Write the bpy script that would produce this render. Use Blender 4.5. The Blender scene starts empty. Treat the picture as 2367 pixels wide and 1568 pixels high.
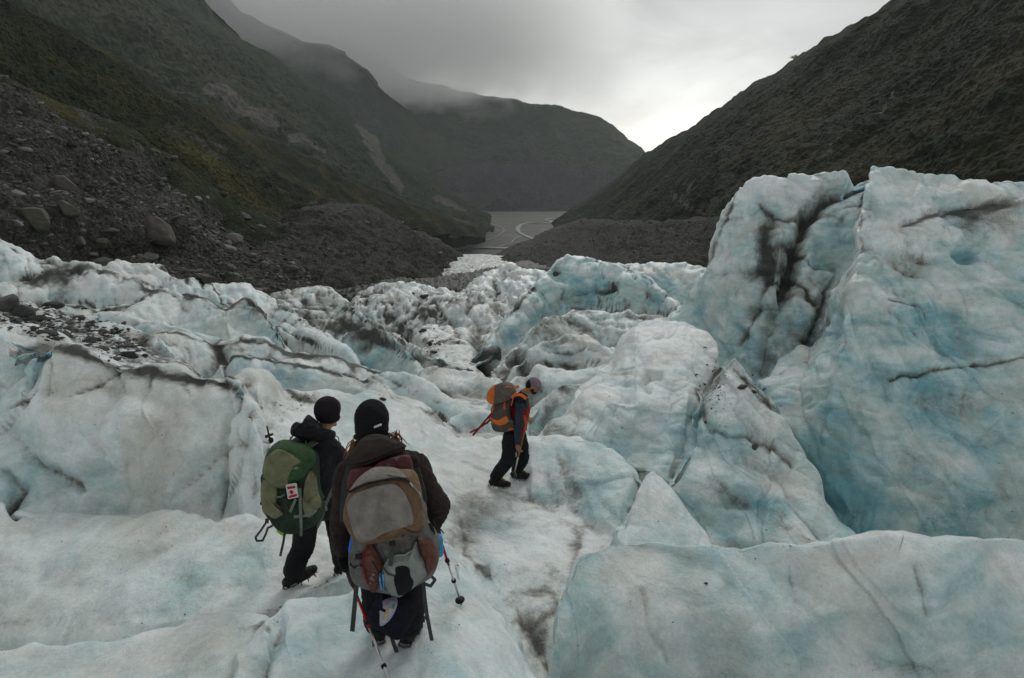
import bpy, bmesh, math, random
import numpy as np
from mathutils import Vector, Matrix, Euler
R = math.radians
# ---------------------------------------------------------------- camera, sky, sun, exposure
PITCH = 15.6; FPX = 632.0
scene = bpy.context.scene
col = scene.collection
cam_d = bpy.data.cameras.new('camera'); cam = bpy.data.objects.new('camera', cam_d); col.objects.link(cam)
cam.location = (0, 0, 0); cam.rotation_euler = (R(90-PITCH), 0, 0)
cam_d.sensor_width = 36; cam_d.lens = 36*FPX/1024; cam_d.clip_start = .05; cam_d.clip_end = 30000
scene.camera = cam
scene.view_settings.view_transform = 'Standard'; scene.view_settings.look = 'None'
scene.view_settings.exposure = 0.0; scene.view_settings.gamma = 1
scene.cycles.use_denoising = True
scene.cycles.max_bounces = 8; scene.cycles.volume_bounces = 4
HAZE = 8.5e-5; CLOUD = .0028
SUN_EL, SUN_AZ = 34, 14
w = bpy.data.worlds.new('World'); scene.world = w; w.use_nodes = True
nt = w.node_tree; nt.nodes.clear()
def N(nt, t, **k):
    n = nt.nodes.new(t)
    for a, b in k.items():
        if a[0] == '_': setattr(n, a[1:], b)
        else: n.inputs[int(a[1:]) if a[1:].isdigit() and a[0] == 'i' else a].default_value = b
    return n
def L(nt, a, b): nt.links.new(a, b)
def ramp(nt, fac, stops, interp='LINEAR'):
    r = nt.nodes.new('ShaderNodeValToRGB'); r.color_ramp.interpolation = interp
    el = r.color_ramp.elements
    while len(el) > 1: el.remove(el[-1])
    for i, (p, c) in enumerate(stops):
        e = el[0] if i == 0 else el.new(p)
        e.position = p; e.color = (c, c, c, 1) if not hasattr(c, '__len__') else (*c, 1)
    if fac is not None: nt.links.new(fac, r.inputs[0])
    return r
def mathn(nt, op, a, b=None, clamp=False):
    m = nt.nodes.new('ShaderNodeMath'); m.operation = op; m.use_clamp = clamp
    for i, v in enumerate((a, b)):
        if v is None: continue
        if hasattr(v, 'is_output'): nt.links.new(v, m.inputs[i])
        else: m.inputs[i].default_value = v
    return m.outputs[0]
def mixc(nt, f, a, b, mode='MIX'):
    m = nt.nodes.new('ShaderNodeMix'); m.data_type = 'RGBA'; m.blend_type = mode
    for i, v in ((0, f), (6, a), (7, b)):
        if hasattr(v, 'is_output'): nt.links.new(v, m.inputs[i])
        elif hasattr(v, '__len__'): m.inputs[i].default_value = (*v, 1)
        else: m.inputs[i].default_value = v
    return m.outputs[2]
sky = nt.nodes.new('ShaderNodeTexSky'); sky.sky_type = 'NISHITA'; sky.sun_disc = False
sky.sun_elevation = R(SUN_EL); sky.sun_rotation = R(SUN_AZ)
bg1 = N(nt, 'ShaderNodeBackground', Strength=0.012); L(nt, sky.outputs[0], bg1.inputs[0])
tc = nt.nodes.new('ShaderNodeTexCoord')
sep = nt.nodes.new('ShaderNodeSeparateXYZ'); L(nt, tc.outputs['Generated'], sep.inputs[0])
zz = mathn(nt, 'MAXIMUM', sep.outputs[2], 0.0)
den = mathn(nt, 'ADD', zz, 0.22)
cx = mathn(nt, 'DIVIDE', sep.outputs[0], den); cy = mathn(nt, 'DIVIDE', sep.outputs[1], den)
cmb = nt.nodes.new('ShaderNodeCombineXYZ'); L(nt, cx, cmb.inputs[0]); L(nt, cy, cmb.inputs[1])
n1 = N(nt, 'ShaderNodeTexNoise', Scale=1.5, Detail=6, Roughness=.55, Distortion=.6); L(nt, cmb.outputs[0], n1.inputs['Vector'])
n2 = N(nt, 'ShaderNodeTexNoise', Scale=.7, Detail=2, Roughness=.5); L(nt, cmb.outputs[0], n2.inputs['Vector'])
# elevation: bright low, greyer overhead
elev = ramp(nt, zz, [(0, 1.0), (.07, .93), (.16, .80), (.30, .66), (.45, .52), (1, .62)])
cl = ramp(nt, n1.outputs[0], [(.32, .76), (.50, .98), (.68, 1.12)])
cl2 = ramp(nt, n2.outputs[0], [(.35, .86), (.65, 1.10)])
v = mathn(nt, 'MULTIPLY', elev.outputs[0], cl.outputs[0]); v = mathn(nt, 'MULTIPLY', v, cl2.outputs[0])
# bright break in the cloud over the valley mouth
dirv = Vector((0.268, 1.0, 0.035)).normalized()
dt = nt.nodes.new('ShaderNodeVectorMath'); dt.operation = 'DOT_PRODUCT'; L(nt, tc.outputs['Generated'], dt.inputs[0]); dt.inputs[1].default_value = dirv
gap = ramp(nt, dt.outputs['Value'], [(.955, 0), (.985, .07), (.997, .34), (1, .58)], 'EASE')
v = mathn(nt, 'ADD', v, gap.outputs[0])
# broad brightening of the sky ahead
fw = mathn(nt, 'MULTIPLY_ADD', sep.outputs[1], .10); 
vv = mathn(nt, 'MULTIPLY', v, .76)
cc = mixc(nt, 1.0, (.985, 1.0, .975), vv, 'MULTIPLY')
bg2 = N(nt, 'ShaderNodeBackground', Strength=1.0); L(nt, cc, bg2.inputs[0])
ad = nt.nodes.new('ShaderNodeAddShader'); L(nt, bg1.outputs[0], ad.inputs[0]); L(nt, bg2.outputs[0], ad.inputs[1])
wo = nt.nodes.new('ShaderNodeOutputWorld'); L(nt, ad.outputs[0], wo.inputs[0])
sl = bpy.data.lights.new('sun', 'SUN'); sl.energy = 1.4; sl.angle = R(20); sl.color = (1, .985, .95)
so = bpy.data.objects.new('sun', sl); col.objects.link(so)
sd = Vector((math.sin(R(SUN_AZ))*math.cos(R(SUN_EL)), math.cos(R(SUN_AZ))*math.cos(R(SUN_EL)), math.sin(R(SUN_EL))))
so.rotation_euler = sd.to_track_quat('Z', 'Y').to_euler()
# ---------------------------------------------------------------- pixel <-> place (traced positions get a distance of their own)
CP, SP = math.cos(R(PITCH)), math.sin(R(PITCH))
K = 1024/2367.0
def ray(X, Y):
    px = (X*K-512)/FPX; py = (339-Y*K)/FPX
    d = CP+py*SP
    return px/d, (-SP+py*CP)/d          # x and z per metre forward
def P(X, Y, d):
    s, t = ray(X, Y); return Vector((s*d, d, t*d))
# ---------------------------------------------------------------- noise
_rs = np.random.RandomState(7)
_perm = np.tile(_rs.permutation(256), 3).astype(np.int32)
_g = _rs.normal(size=(256, 3)); _g /= np.linalg.norm(_g, axis=1)[:, None]; _g = _g.astype(np.float32)
def noise(x, y, z):
    x, y, z = [np.asarray(a, np.float32) for a in (x, y, z)]
    xi, yi, zi = np.floor(x).astype(np.int32), np.floor(y).astype(np.int32), np.floor(z).astype(np.int32)
    xf, yf, zf = x-xi, y-yi, z-zi
    xi &= 255; yi &= 255; zi &= 255
    f = lambda t: t*t*t*(t*(t*6-15)+10)
    u, v, w_ = f(xf), f(yf), f(zf)
    def gr(i, j, k):
        h = _perm[_perm[_perm[xi+i]+yi+j]+zi+k]
        g = _g[h]
        return g[..., 0]*(xf-i)+g[..., 1]*(yf-j)+g[..., 2]*(zf-k)
    def lp(a, b, t): return a+t*(b-a)
    return 1.55*lp(lp(lp(gr(0,0,0), gr(1,0,0), u), lp(gr(0,1,0), gr(1,1,0), u), v),
              lp(lp(gr(0,0,1), gr(1,0,1), u), lp(gr(0,1,1), gr(1,1,1), u), v), w_)
def fbm(x, y, z, o=4, g=.5):
    a, t = 1, 0
    for i in range(o):
        t = t+a*noise(x*2**i+i*17.3, y*2**i+i*5.1, z*2**i); a *= g
    return t
_cr = np.random.RandomState(11).rand(65536, 2).astype(np.float32)
def cells(x, y):
    """distance to the border between scattered cells: 0 in the creases, larger on the domes"""
    x = np.asarray(x, np.float32); y = np.asarray(y, np.float32)
    xi, yi = np.floor(x).astype(np.int32), np.floor(y).astype(np.int32)
    f1 = np.full(x.shape, 9., np.float32); f2 = f1.copy()
    for i in (-1, 0, 1):
        for j in (-1, 0, 1):
            h = _cr[((xi+i)*7919+(yi+j)*104729) & 65535]
            d = (xi+i+h[..., 0]-x)**2+(yi+j+h[..., 1]-y)**2
            n2 = np.minimum(f2, np.maximum(f1, d)); f1 = np.minimum(f1, d); f2 = n2
    return np.sqrt(f2)-np.sqrt(f1)
def facets(x, y):
    """every scattered cell is a flat facet with a tilt and a level of its own"""
    x = np.asarray(x, np.float32); y = np.asarray(y, np.float32)
    xi, yi = np.floor(x).astype(np.int32), np.floor(y).astype(np.int32)
    f1 = np.full(x.shape, 9., np.float32); val = np.zeros(x.shape, np.float32)
    for i in (-1, 0, 1):
        for j in (-1, 0, 1):
            k = ((xi+i)*7919+(yi+j)*104729) & 65535; h = _cr[k]; g = _cr[(k*31+77) & 65535]
            dx, dy = x-(xi+i+h[..., 0]), y-(yi+j+h[..., 1]); d = dx*dx+dy*dy
            v = (g[..., 0]-.5)*1.5*dx+(g[..., 1]-.5)*1.5*dy+(h[..., 0]-.5)*.7
            m = d < f1; f1 = np.where(m, d, f1); val = np.where(m, v, val)
    return val
def ss(a, b, x):
    t = np.clip((x-a)/(b-a), 0, 1); return t*t*(3-2*t)
# ---------------------------------------------------------------- object helpers
def tag(o, label=None, cat=None, group=None, kind=None):
    if label: o['label'] = label
    if cat: o['category'] = cat
    if group: o['group'] = group
    if kind: o['kind'] = kind
    return o
def link(name, me, m=None, parent=None):
    o = bpy.data.objects.new(name, me); col.objects.link(o)
    if m is not None: me.materials.append(m)
    if parent is not None: o.parent = parent
    return o
def empty(name, loc=(0, 0, 0), rot=(0, 0, 0)):
    o = bpy.data.objects.new(name, None); col.objects.link(o); o.location = loc; o.rotation_euler = rot
    o.empty_display_size = .2; return o
def grid_mesh(name, Pt, mask=None, attrs=None, smooth=True):
    """Pt: (rows, cols, 3); mask of faces (rows-1, cols-1)"""
    nr, nc = Pt.shape[:2]
    idx = np.arange(nr*nc).reshape(nr, nc)
    q = np.stack([idx[:-1, :-1], idx[:-1, 1:], idx[1:, 1:], idx[1:, :-1]], -1)
    if mask is not None: q = q[mask]
    q = q.reshape(-1, 4)
    used = np.zeros(nr*nc, bool); used[q.ravel()] = True
    remap = np.cumsum(used)-1
    q = remap[q]; V = Pt.reshape(-1, 3)[used]
    me = bpy.data.meshes.new(name)
    me.vertices.add(len(V)); me.vertices.foreach_set('co', V.astype(np.float32).ravel())
    me.loops.add(q.size); me.loops.foreach_set('vertex_index', q.astype(np.int32).ravel())
    me.polygons.add(len(q)); me.polygons.foreach_set('loop_start', (np.arange(len(q))*4).astype(np.int32))
    me.polygons.foreach_set('use_smooth', np.full(len(q), smooth))
    me.update()
    for k, a in (attrs or {}).items():
        at = me.attributes.new(k, 'FLOAT', 'POINT'); at.data.foreach_set('value', a.reshape(-1)[used].astype(np.float32))
    return me
def grid_normals(Pt):
    du = np.gradient(Pt, axis=1); dv = np.gradient(Pt, axis=0)
    n = np.cross(du, dv); n /= np.linalg.norm(n, axis=-1)[..., None]+1e-9
    return n
def mat(name): 
    m = bpy.data.materials.new(name); m.use_nodes = True; m.node_tree.nodes.clear()
    b = m.node_tree.nodes.new('ShaderNodeBsdfPrincipled'); o = m.node_tree.nodes.new('ShaderNodeOutputMaterial')
    m.node_tree.links.new(b.outputs[0], o.inputs[0]); return m, m.node_tree, b
def attr(nt, name):
    a = nt.nodes.new('ShaderNodeAttribute'); a.attribute_name = name; return a.outputs['Fac']
def tnoise(nt, vec, scale, detail=4, rough=.55, dist=0):
    n = N(nt, 'ShaderNodeTexNoise', Scale=scale, Detail=detail, Roughness=rough, Distortion=dist); L(nt, vec, n.inputs['Vector']); return n.outputs[0]
# ---------------------------------------------------------------- materials of the setting
SSS = .55
def ice_material():
    m, nt, b = mat('glacier_ice')
    g = nt.nodes.new('ShaderNodeNewGeometry'); pos = g.outputs['Position']
    dirt, blue, rub = attr(nt, 'dirt'), attr(nt, 'blue'), attr(nt, 'rubble')
    mp = nt.nodes.new('ShaderNodeMapping'); mp.inputs['Rotation'].default_value = (0, R(38), R(10)); mp.inputs['Scale'].default_value = (1, .6, 3.2); L(nt, pos, mp.inputs[0])
    # streaks of clearer blue ice inside white ice
    st = tnoise(nt, mp.outputs[0], .9, 6, .62, .8)
    bl = tnoise(nt, pos, .8, 5, .6, .4)
    bf = mathn(nt, 'ADD', blue, mathn(nt, 'MULTIPLY', mathn(nt, 'SUBTRACT', st, .5), 1.7))
    bf = mathn(nt, 'ADD', bf, mathn(nt, 'MULTIPLY', mathn(nt, 'SUBTRACT', bl, .5), 1.5), clamp=True)
    base = ramp(nt, bf, [(0, (.86, .915, .91)), (.3, (.72, .81, .815)), (.6, (.48, .65, .67)), (1, (.20, .43, .48))])
    sed = ramp(nt, tnoise(nt, pos, .55, 6, .66, .7), [(.45, 0), (.60, .45), (.75, .8)])
    bcol = mixc(nt, sed.outputs[0], base.outputs[0], (.58, .58, .50))
    # fine crystals
    cr = tnoise(nt, pos, 28, 3, .7)
    mot = ramp(nt, tnoise(nt, pos, 2.7, 6, .68, .5), [(.34, .84), (.5, .97), (.66, 1.04)])
    bcol = mixc(nt, 1.0, bcol, mot.outputs[0], 'MULTIPLY')
    c1 = mixc(nt, 1.0, bcol, ramp(nt, cr, [(.25, .86), (.75, 1.08)]).outputs[0], 'MULTIPLY')
    # silt film with some painted shade: attribute broken up by noise
    d1 = tnoise(nt, pos, 2.6, 8, .72, .6); d2 = tnoise(nt, pos, 19, 5, .75)
    silt = mathn(nt, 'MULTIPLY', dirt, 1.35)
    silt = mathn(nt, 'ADD', silt, mathn(nt, 'MULTIPLY', mathn(nt, 'SUBTRACT', d1, .53), 1.5))
    silt = mathn(nt, 'ADD', silt, mathn(nt, 'MULTIPLY', mathn(nt, 'SUBTRACT', d2, .5), .55))
    d3 = tnoise(nt, pos, 55, 3, .7)
    silt = mathn(nt, 'ADD', silt, mathn(nt, 'MULTIPLY', mathn(nt, 'SUBTRACT', d3, .5), .45))
    sf = ramp(nt, mathn(nt, 'MULTIPLY', silt, .8), [(.16, 0), (.34, .20), (.52, .62), (.8, .93)])
    tan_ = mixc(nt, ramp(nt, tnoise(nt, pos, 1.3, 3), [(.4, 0), (.65, 1)]).outputs[0], (.13, .128, .108), (.19, .172, .132))
    tan_ = mixc(nt, ramp(nt, mathn(nt, 'MULTIPLY', silt, .8), [(.5, 0), (.95, 1)]).outputs[0], tan_, (.038, .036, .030))
    c2 = mixc(nt, sf.outputs[0], c1, tan_)
    # peppering of grit
    v = N(nt, 'ShaderNodeTexVoronoi', Scale=16, Randomness=1); L(nt, pos, v.inputs['Vector'])
    pm = ramp(nt, tnoise(nt, pos, 1.1, 4, .6), [(.45, 0), (.72, 1)])
    pp = ramp(nt, v.outputs['Distance'], [(.05, 1), (.11, 0)])
    pk = mathn(nt, 'MULTIPLY', pp.outputs[0], mathn(nt, 'ADD', mathn(nt, 'MULTIPLY', pm.outputs[0], .8), mathn(nt, 'MULTIPLY', dirt, .5), True))
    c3 = mixc(nt, mathn(nt, 'MULTIPLY', pk, .8), c2, (.045, .042, .038))
    wv = nt.nodes.new('ShaderNodeVectorMath'); wv.operation = 'MULTIPLY_ADD'; nn = N(nt, 'ShaderNodeTexNoise', Scale=1.7, Detail=5, Roughness=.65); L(nt, pos, nn.inputs['Vector']); L(nt, nn.outputs['Color'], wv.inputs[0]); wv.inputs[1].default_value = (.9, .9, .9); L(nt, pos, wv.inputs[2])
    vc = N(nt, 'ShaderNodeTexVoronoi', Scale=1.15); vc.feature = 'DISTANCE_TO_EDGE'; L(nt, wv.outputs[0], vc.inputs['Vector'])
    ck = ramp(nt, vc.outputs['Distance'], [(0, 1), (.010, .8), (.035, 0)])
    cm = ramp(nt, tnoise(nt, pos, .8, 5, .65), [(.50, 0), (.66, 1)])
    ckf = mathn(nt, 'MULTIPLY', mathn(nt, 'MULTIPLY', ck.outputs[0], cm.outputs[0]), mathn(nt, 'ADD', mathn(nt, 'MULTIPLY', dirt, 1.0), .03, True))
    c3 = mixc(nt, mathn(nt, 'MULTIPLY', ckf, .85), c3, (.06, .058, .048))
    mv = nt.nodes.new('ShaderNodeMapping'); mv.inputs['Rotation'].default_value = (R(20), R(35), R(25)); mv.inputs['Scale'].default_value = (1, .35, 1.3); L(nt, wv.outputs[0], mv.inputs[0])
    v2 = N(nt, 'ShaderNodeTexVoronoi', Scale=3.1); v2.feature = 'DISTANCE_TO_EDGE'; L(nt, mv.outputs[0], v2.inputs['Vector'])
    k2 = ramp(nt, v2.outputs['Distance'], [(0, 1), (.02, .6), (.07, 0)])
    m2_ = ramp(nt, tnoise(nt, pos, 1.5, 6, .7), [(.50, 0), (.68, 1)])
    k2f = mathn(nt, 'MULTIPLY', mathn(nt, 'MULTIPLY', k2.outputs[0], m2_.outputs[0]), mathn(nt, 'ADD', mathn(nt, 'MULTIPLY', dirt, 1.0), .05, True))
    c3 = mixc(nt, mathn(nt, 'MULTIPLY', k2f, .8), c3, (.085, .08, .064))
    rb = ramp(nt, mathn(nt, 'ADD', rub, mathn(nt, 'MULTIPLY', mathn(nt, 'SUBTRACT', d1, .5), .9)), [(.4, 0), (.55, 1)])
    rc = ramp(nt, d2, [(.3, (.022, .022, .021)), (.7, (.075, .073, .068))])
    c4 = mixc(nt, rb.outputs[0], c3, rc.outputs[0])
    L(nt, c4, b.inputs['Base Color'])
    rr = mathn(nt, 'ADD', mathn(nt, 'MULTIPLY', sf.outputs[0], .35), .30); L(nt, rr, b.inputs['Roughness'])
    b.subsurface_method = 'RANDOM_WALK'; b.inputs['Subsurface Weight'].default_value = SSS; b.inputs['Subsurface Radius'].default_value = (.35, .75, 1.0); b.inputs['Subsurface Scale'].default_value = .16
    b.inputs['IOR'].default_value = 1.31; b.inputs['Specular IOR Level'].default_value = .45
    b1 = N(nt, 'ShaderNodeBump', Strength=.65, Distance=.06); L(nt, tnoise(nt, pos, 7, 6, .62), b1.inputs['Height'])
    b2 = N(nt, 'ShaderNodeBump', Strength=.8, Distance=.022); L(nt, tnoise(nt, pos, 40, 4, .7), b2.inputs['Height']); L(nt, b1.outputs[0], b2.inputs['Normal'])
    L(nt, b2.outputs[0], b.inputs['Normal'])
    return m
ICE = ice_material()
def hill_material(name, scale, vegc=((.020, .032, .014), (.042, .054, .020), (.088, .080, .030)), bmp=.9, rockc=((.05, .048, .045), (.13, .125, .115))):
    """vegetation over scree; attribute 'scree' 0..1 bare ground"""
    m, nt, b = mat(name)
    g = nt.nodes.new('ShaderNodeNewGeometry'); pos = g.outputs['Position']
    sc = attr(nt, 'scree')
    a = tnoise(nt, pos, .9*scale, 8, .72); c = tnoise(nt, pos, .12*scale, 5, .6); f = tnoise(nt, pos, 5*scale, 5, .75)
    vg = ramp(nt, c, [(.32, vegc[0]), (.5, vegc[1]), (.66, vegc[2])])
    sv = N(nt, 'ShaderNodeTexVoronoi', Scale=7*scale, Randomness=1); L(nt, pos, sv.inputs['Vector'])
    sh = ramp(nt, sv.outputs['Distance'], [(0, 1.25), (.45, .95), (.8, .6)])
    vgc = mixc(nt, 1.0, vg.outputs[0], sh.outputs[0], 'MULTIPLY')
    vg2 = mixc(nt, 1.0, vgc, ramp(nt, a, [(.3, .45), (.7, 1.4)]).outputs[0], 'MULTIPLY')
    rk = ramp(nt, f, [(.28, rockc[0]), (.72, rockc[1])])
    rk2 = mixc(nt, 1.0, rk.outputs[0], ramp(nt, a, [(.3, .65), (.7, 1.3)]).outputs[0], 'MULTIPLY')
    s = ramp(nt, mathn(nt, 'ADD', sc, mathn(nt, 'MULTIPLY', mathn(nt, 'SUBTRACT', a, .5), 1.3)), [(.42, 0), (.58, 1)])
    L(nt, mixc(nt, s.outputs[0], vg2, rk2), b.inputs['Base Color'])
    b.inputs['Roughness'].default_value = .95; b.inputs['Specular IOR Level'].default_value = .15
    bp = N(nt, 'ShaderNodeBump', Strength=bmp, Distance=.6/scale); L(nt, a, bp.inputs['Height'])
    bq = N(nt, 'ShaderNodeBump', Strength=bmp*.9, Distance=-.3/scale); L(nt, sv.outputs['Distance'], bq.inputs['Height']); L(nt, bp.outputs[0], bq.inputs['Normal'])
    L(nt, bq.outputs[0], b.inputs['Normal'])
    return m
# ---------------------------------------------------------------- glacier: traced crests and feet, each with its own distance
def curve(pts):
    """polyline of (X, Y, d) -> arrays s, y, z sorted by s"""
    a = np.array([(ray(X, Y)[0], d, ray(X, Y)[1]*d) for X, Y, d in pts])
    return a[np.argsort(a[:, 0])]
class Feat:
    def __init__(f, crest, foot=None, back=1.0, bulge=.35, group='glacier', dirt=0., cd=0., blue=0., rubble=0., bluefoot=.25, end=1.6, steep=3.0, face=1.3):
        f.c = curve(crest); f.f = curve(foot) if foot else None
        f.back, f.bulge, f.group, f.dirt, f.cd, f.blue, f.rubble, f.bluefoot, f.end, f.steep, f.face = back, bulge, group, dirt, cd, blue, rubble, bluefoot, end, steep, face
    def z(f, s, y):
        c = f.c; Yc = np.interp(s, c[:, 0], c[:, 1]); Zc = np.interp(s, c[:, 0], c[:, 2])
        if f.f is not None:
            Yf = np.interp(s, f.f[:, 0], f.f[:, 1]); Zf = np.interp(s, f.f[:, 0], f.f[:, 2])
        else:
            dd = .12*Yc; Yf = Yc-dd; Zf = Zc-dd*f.face
        if f.group == 'glacier' and f.c[:, 1].mean() > 11.5 and f.rubble < .4 and f.c[:, 1].mean() < 100:
            tf = Zf/Yf; Yf = Yc-(Yc-Yf)*.42; Zf = tf*Yf       # same sight line, steeper face
        Yf = np.minimum(Yf, Yc-.02*Yc)
        v = (y-Yf)/(Yc-Yf); vc = np.clip(v, 0, 1)
        pr = vc+f.bulge*vc*(1-vc)*(1.4-vc)
        z = Zf+(Zc-Zf)*pr
        z = np.where(v < 0, Zf-(Yf-y)*f.steep, z)
        t = y-Yc
        z = np.where(v > 1, Zc-f.back*(np.sqrt(t*t+(.02*Yc)**2)-.02*Yc), z)
        out = np.maximum(c[0, 0]-s, 0)+np.maximum(s-c[-1, 0], 0)
        z = z-out*y*f.end-out*out*y*18
        return z, v
NG = Feat
fe = []
def A(*a, **k): fe.append(Feat(*a, **k))
# near shelves
A([(540,1500,3.2),(600,1440,3.35),(660,1390,3.6),(740,1362,3.9),(800,1370,4.0),(900,1300,4.3),(1010,1243,4.7),(1060,1250,4.6),(1120,1330,4.2),(1200,1450,3.75),(1260,1560,3.4)],
  [(480,1720,2.3),(900,1720,2.3),(1330,1720,2.4)], bulge=.2, back=1.2, blue=.12, end=1.2)
A([(-400,1480,3.9),(0,1478,3.7),(200,1478,3.7),(320,1440,3.75),(480,1405,3.8),(600,1395,3.8),(660,1420,3.7)],
  [(-400,1720,2.3),(0,1720,2.3),(600,1720,2.4)], bulge=.5, back=1.3, blue=.1)
A([(-500,1150,6.6),(0,1168,6.3),(100,1172,6.3),(200,1185,6.2),(330,1192,6.2),(500,1195,6.1),(600,1198,6.1),(680,1212,6.1),(760,1235,6.1),(820,1260,6.0)],
  [(-500,1480,4.8),(0,1478,4.7),(200,1478,4.6),(400,1440,4.6),(650,1395,4.6),(760,1330,4.9),(820,1300,5.2)], bulge=1.0, back=.8, blue=.05, bluefoot=.1)
A([(-600,700,9.6),(-200,755,9.0),(0,775,8.5),(100,790,8.4),(200,815,8.2),(260,835,8.0),(400,847,7.9),(480,865,7.7),(560,892,7.5),(580,960,7.2),(600,1050,7.0)],
  [(-600,1150,6.9),(0,1168,6.75),(300,1190,6.65),(600,1200,6.6)], bulge=.25, back=.9, blue=.18, cd=.35, bluefoot=.1)
A([(530,900,7.9),(560,893,8.0),(600,885,8.4),(680,900,9.0),(760,898,9.4),(860,905,9.8),(930,925,10),(1000,965,10),(1060,1000,10),(1130,1010,10),(1250,1022,10),(1340,1020,9.6),(1420,1040,9.0)],
  [(480,1210,6.5),(700,1205,6.4),(900,1240,6.4),(1000,1245,6.4),(1100,1275,6.6),(1200,1335,6.5),(1330,1320,6.5)], bulge=.15, back=.7, blue=.0, bluefoot=.1)
A([(1230,1032,9.3),(1290,1021,9.5),(1360,1021,9.3),(1420,1040,8.9),(1478,1078,8.3),(1488,1105,8.0)],
  [(1230,1190,7.9),(1320,1185,7.7),(1428,1214,6.9),(1488,1180,7.2)], bulge=.4, blue=.2, bluefoot=.3)
A([(1000,1235,6.3),(1060,1262,6.1),(1140,1285,6),(1230,1312,6),(1320,1330,6),(1500,1300,6)],
  [(1000,1720,3.9),(1100,1720,3.95),(1500,1720,4.0)], bulge=.1, dirt=.20, blue=-.1, back=.2, bluefoot=0)
# snowy strip and rubble tray behind the left wall
A([(-500,700,12),(0,748,11),(60,757,10.7),(130,782,10.2),(200,812,9.6),(250,830,9.2),(300,850,8.8)],[(-500,770,9.9),(0,778,9.3),(300,852,8.4)], blue=-.2, back=.4, cd=.2)
A([(-500,640,21),(0,695,19),(95,715,18),(200,742,16.5),(300,790,14.2),(440,852,12.7)],[(-500,740,13),(0,755,12.4),(240,830,10.8),(440,862,11.4)], bulge=0, dirt=.25, rubble=.45, back=.3)
# left middle rows
A([(195,757,14.8),(268,747,15),(319,760,14.8),(355,775,14.6),(377,793,14.2),(417,822,13.7),(442,854,13.3)],[(195,775,14.2),(330,832,12.6),(442,862,12.5)], cd=.3, blue=.1)
A([(350,778,15),(362,767,15.4),(417,764,15.7),(449,771,15.8),(500,775,16),(543,782,16),(565,775,16.2),(609,782,16.2),(670,807,16),(706,815,16),(761,811,16),(797,818,15.8),(851,843,15.4),(900,872,14.8),(960,900,14)],
  [(350,800,13.9),(446,856,13.4),(520,880,13.1),(620,890,13),(700,915,12.6),(800,908,12.8),(960,918,12.6)], bulge=.7, cd=.75, blue=.12)
A([(500,838,14.3),(533,822,14.5),(616,818,14.5),(680,836,14.4),(743,851,14.2),(797,858,14.1),(851,876,13.8),(900,895,13.4)],[(520,872,13.2),(620,890,12.9),(700,915,12.4),(850,905,12.7),(900,912,12.6)], bulge=.8, cd=.7, blue=.1)
A([(850,872,13.8),(890,855,14.2),(940,861,14.0),(1000,884,13.6),(1050,914,13.2),(1100,944,12.8),(1125,955,12.4)],[(850,900,13.0),(930,925,12.2),(1000,962,11.7),(1100,990,11.4)], bulge=.6, cd=.3, blue=.2)
A([(775,925,10.8),(800,908,11.1),(850,897,11.4),(900,903,11.4),(960,922,11.3),(1010,955,11.0),(1060,998,10.6)],[(775,930,10.5),(900,915,10.9),(1060,1006,10.2)], bulge=.6, cd=.5, dirt=.15)
A([(1040,975,11.4),(1080,950,11.8),(1120,942,12),(1165,958,12)],[(1040,992,11),(1165,1010,11)], blue=.2, bulge=.6)
A([(30,735,20),(94,722,20.4),(120,698,21),(152,689,21.3),(203,695,21.3),(232,709,21),(270,708,21),(301,702,21.3),(326,688,22),(362,669,23),(399,666,23.3),(428,682,23),(471,688,22.6),(507,702,22.2),(525,707,22),(543,689,22.8),(565,685,23),(587,695,22.6),(612,713,22),(630,738,21.4),(641,764,20.8),(663,800,20)],
  [(30,745,19.2),(94,735,19),(200,758,18.6),(330,775,17.9),(450,800,17.9),(560,805,17.7),(663,806,19.2)], bulge=.7, cd=.6, blue=.14)
A([(120,728,19.6),(180,726,19.7),(240,728,19.6),(300,735,19.3),(380,742,19),(430,760,18.6),(520,775,18.2),(560,790,17.9)],[(120,742,18.9),(300,765,18),(560,808,17.2)], bulge=.8, cd=.4, blue=.1, dirt=.05)
A([(630,752,22.6),(655,740,23),(681,750,22.8),(706,746,22.8),(743,756,22.4),(775,782,21.6),(797,804,20.8),(820,830,20)],[(630,775,21.2),(740,800,19.6),(820,836,19.2)], bulge=.7, cd=.45, blue=.08)
A([(-300,620,22),(0,660,23),(25,657,23.4),(54,642,24),(87,633,24.4),(134,619,25),(170,627,25),(196,622,25.3),(225,621,25.6),(254,628,25.7),(290,641,25.6),(326,651,25.5),(351,666,25.2),(395,668,25.2),(435,677,25),(482,691,24.6),(520,704,24.2)],
  [(-300,690,20.6),(25,705,21.6),(100,720,21.3),(225,722,22.2),(330,735,22.3),(520,765,22.5)], bulge=.8, cd=.6, dirt=.1, blue=.1)
A([(-300,430,29),(-100,500,28),(0,545,27.5),(50,572,27.6),(94,601,27.6),(116,593,28.4),(156,604,28.8),(177,600,29),(199,608,29),(246,617,29.2),(254,609,29.6),(301,611,30),(340,606,30.4),(380,615,30.6),(431,647,30.2),(445,645,30.6),(480,665,30.6)],
  [(-300,640,23.6),(0,650,24.2),(150,680,24.6),(300,700,25.4),(480,720,26.2)], bulge=.6, cd=.5, blue=.08)
A([(395,662,29),(402,655,29.4),(438,642,30),(464,642,30.3),(482,655,30),(500,680,29.4),(530,705,28)],[(395,668,28),(530,715,26.6)], bulge=.7, cd=.7, blue=.1)
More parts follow.
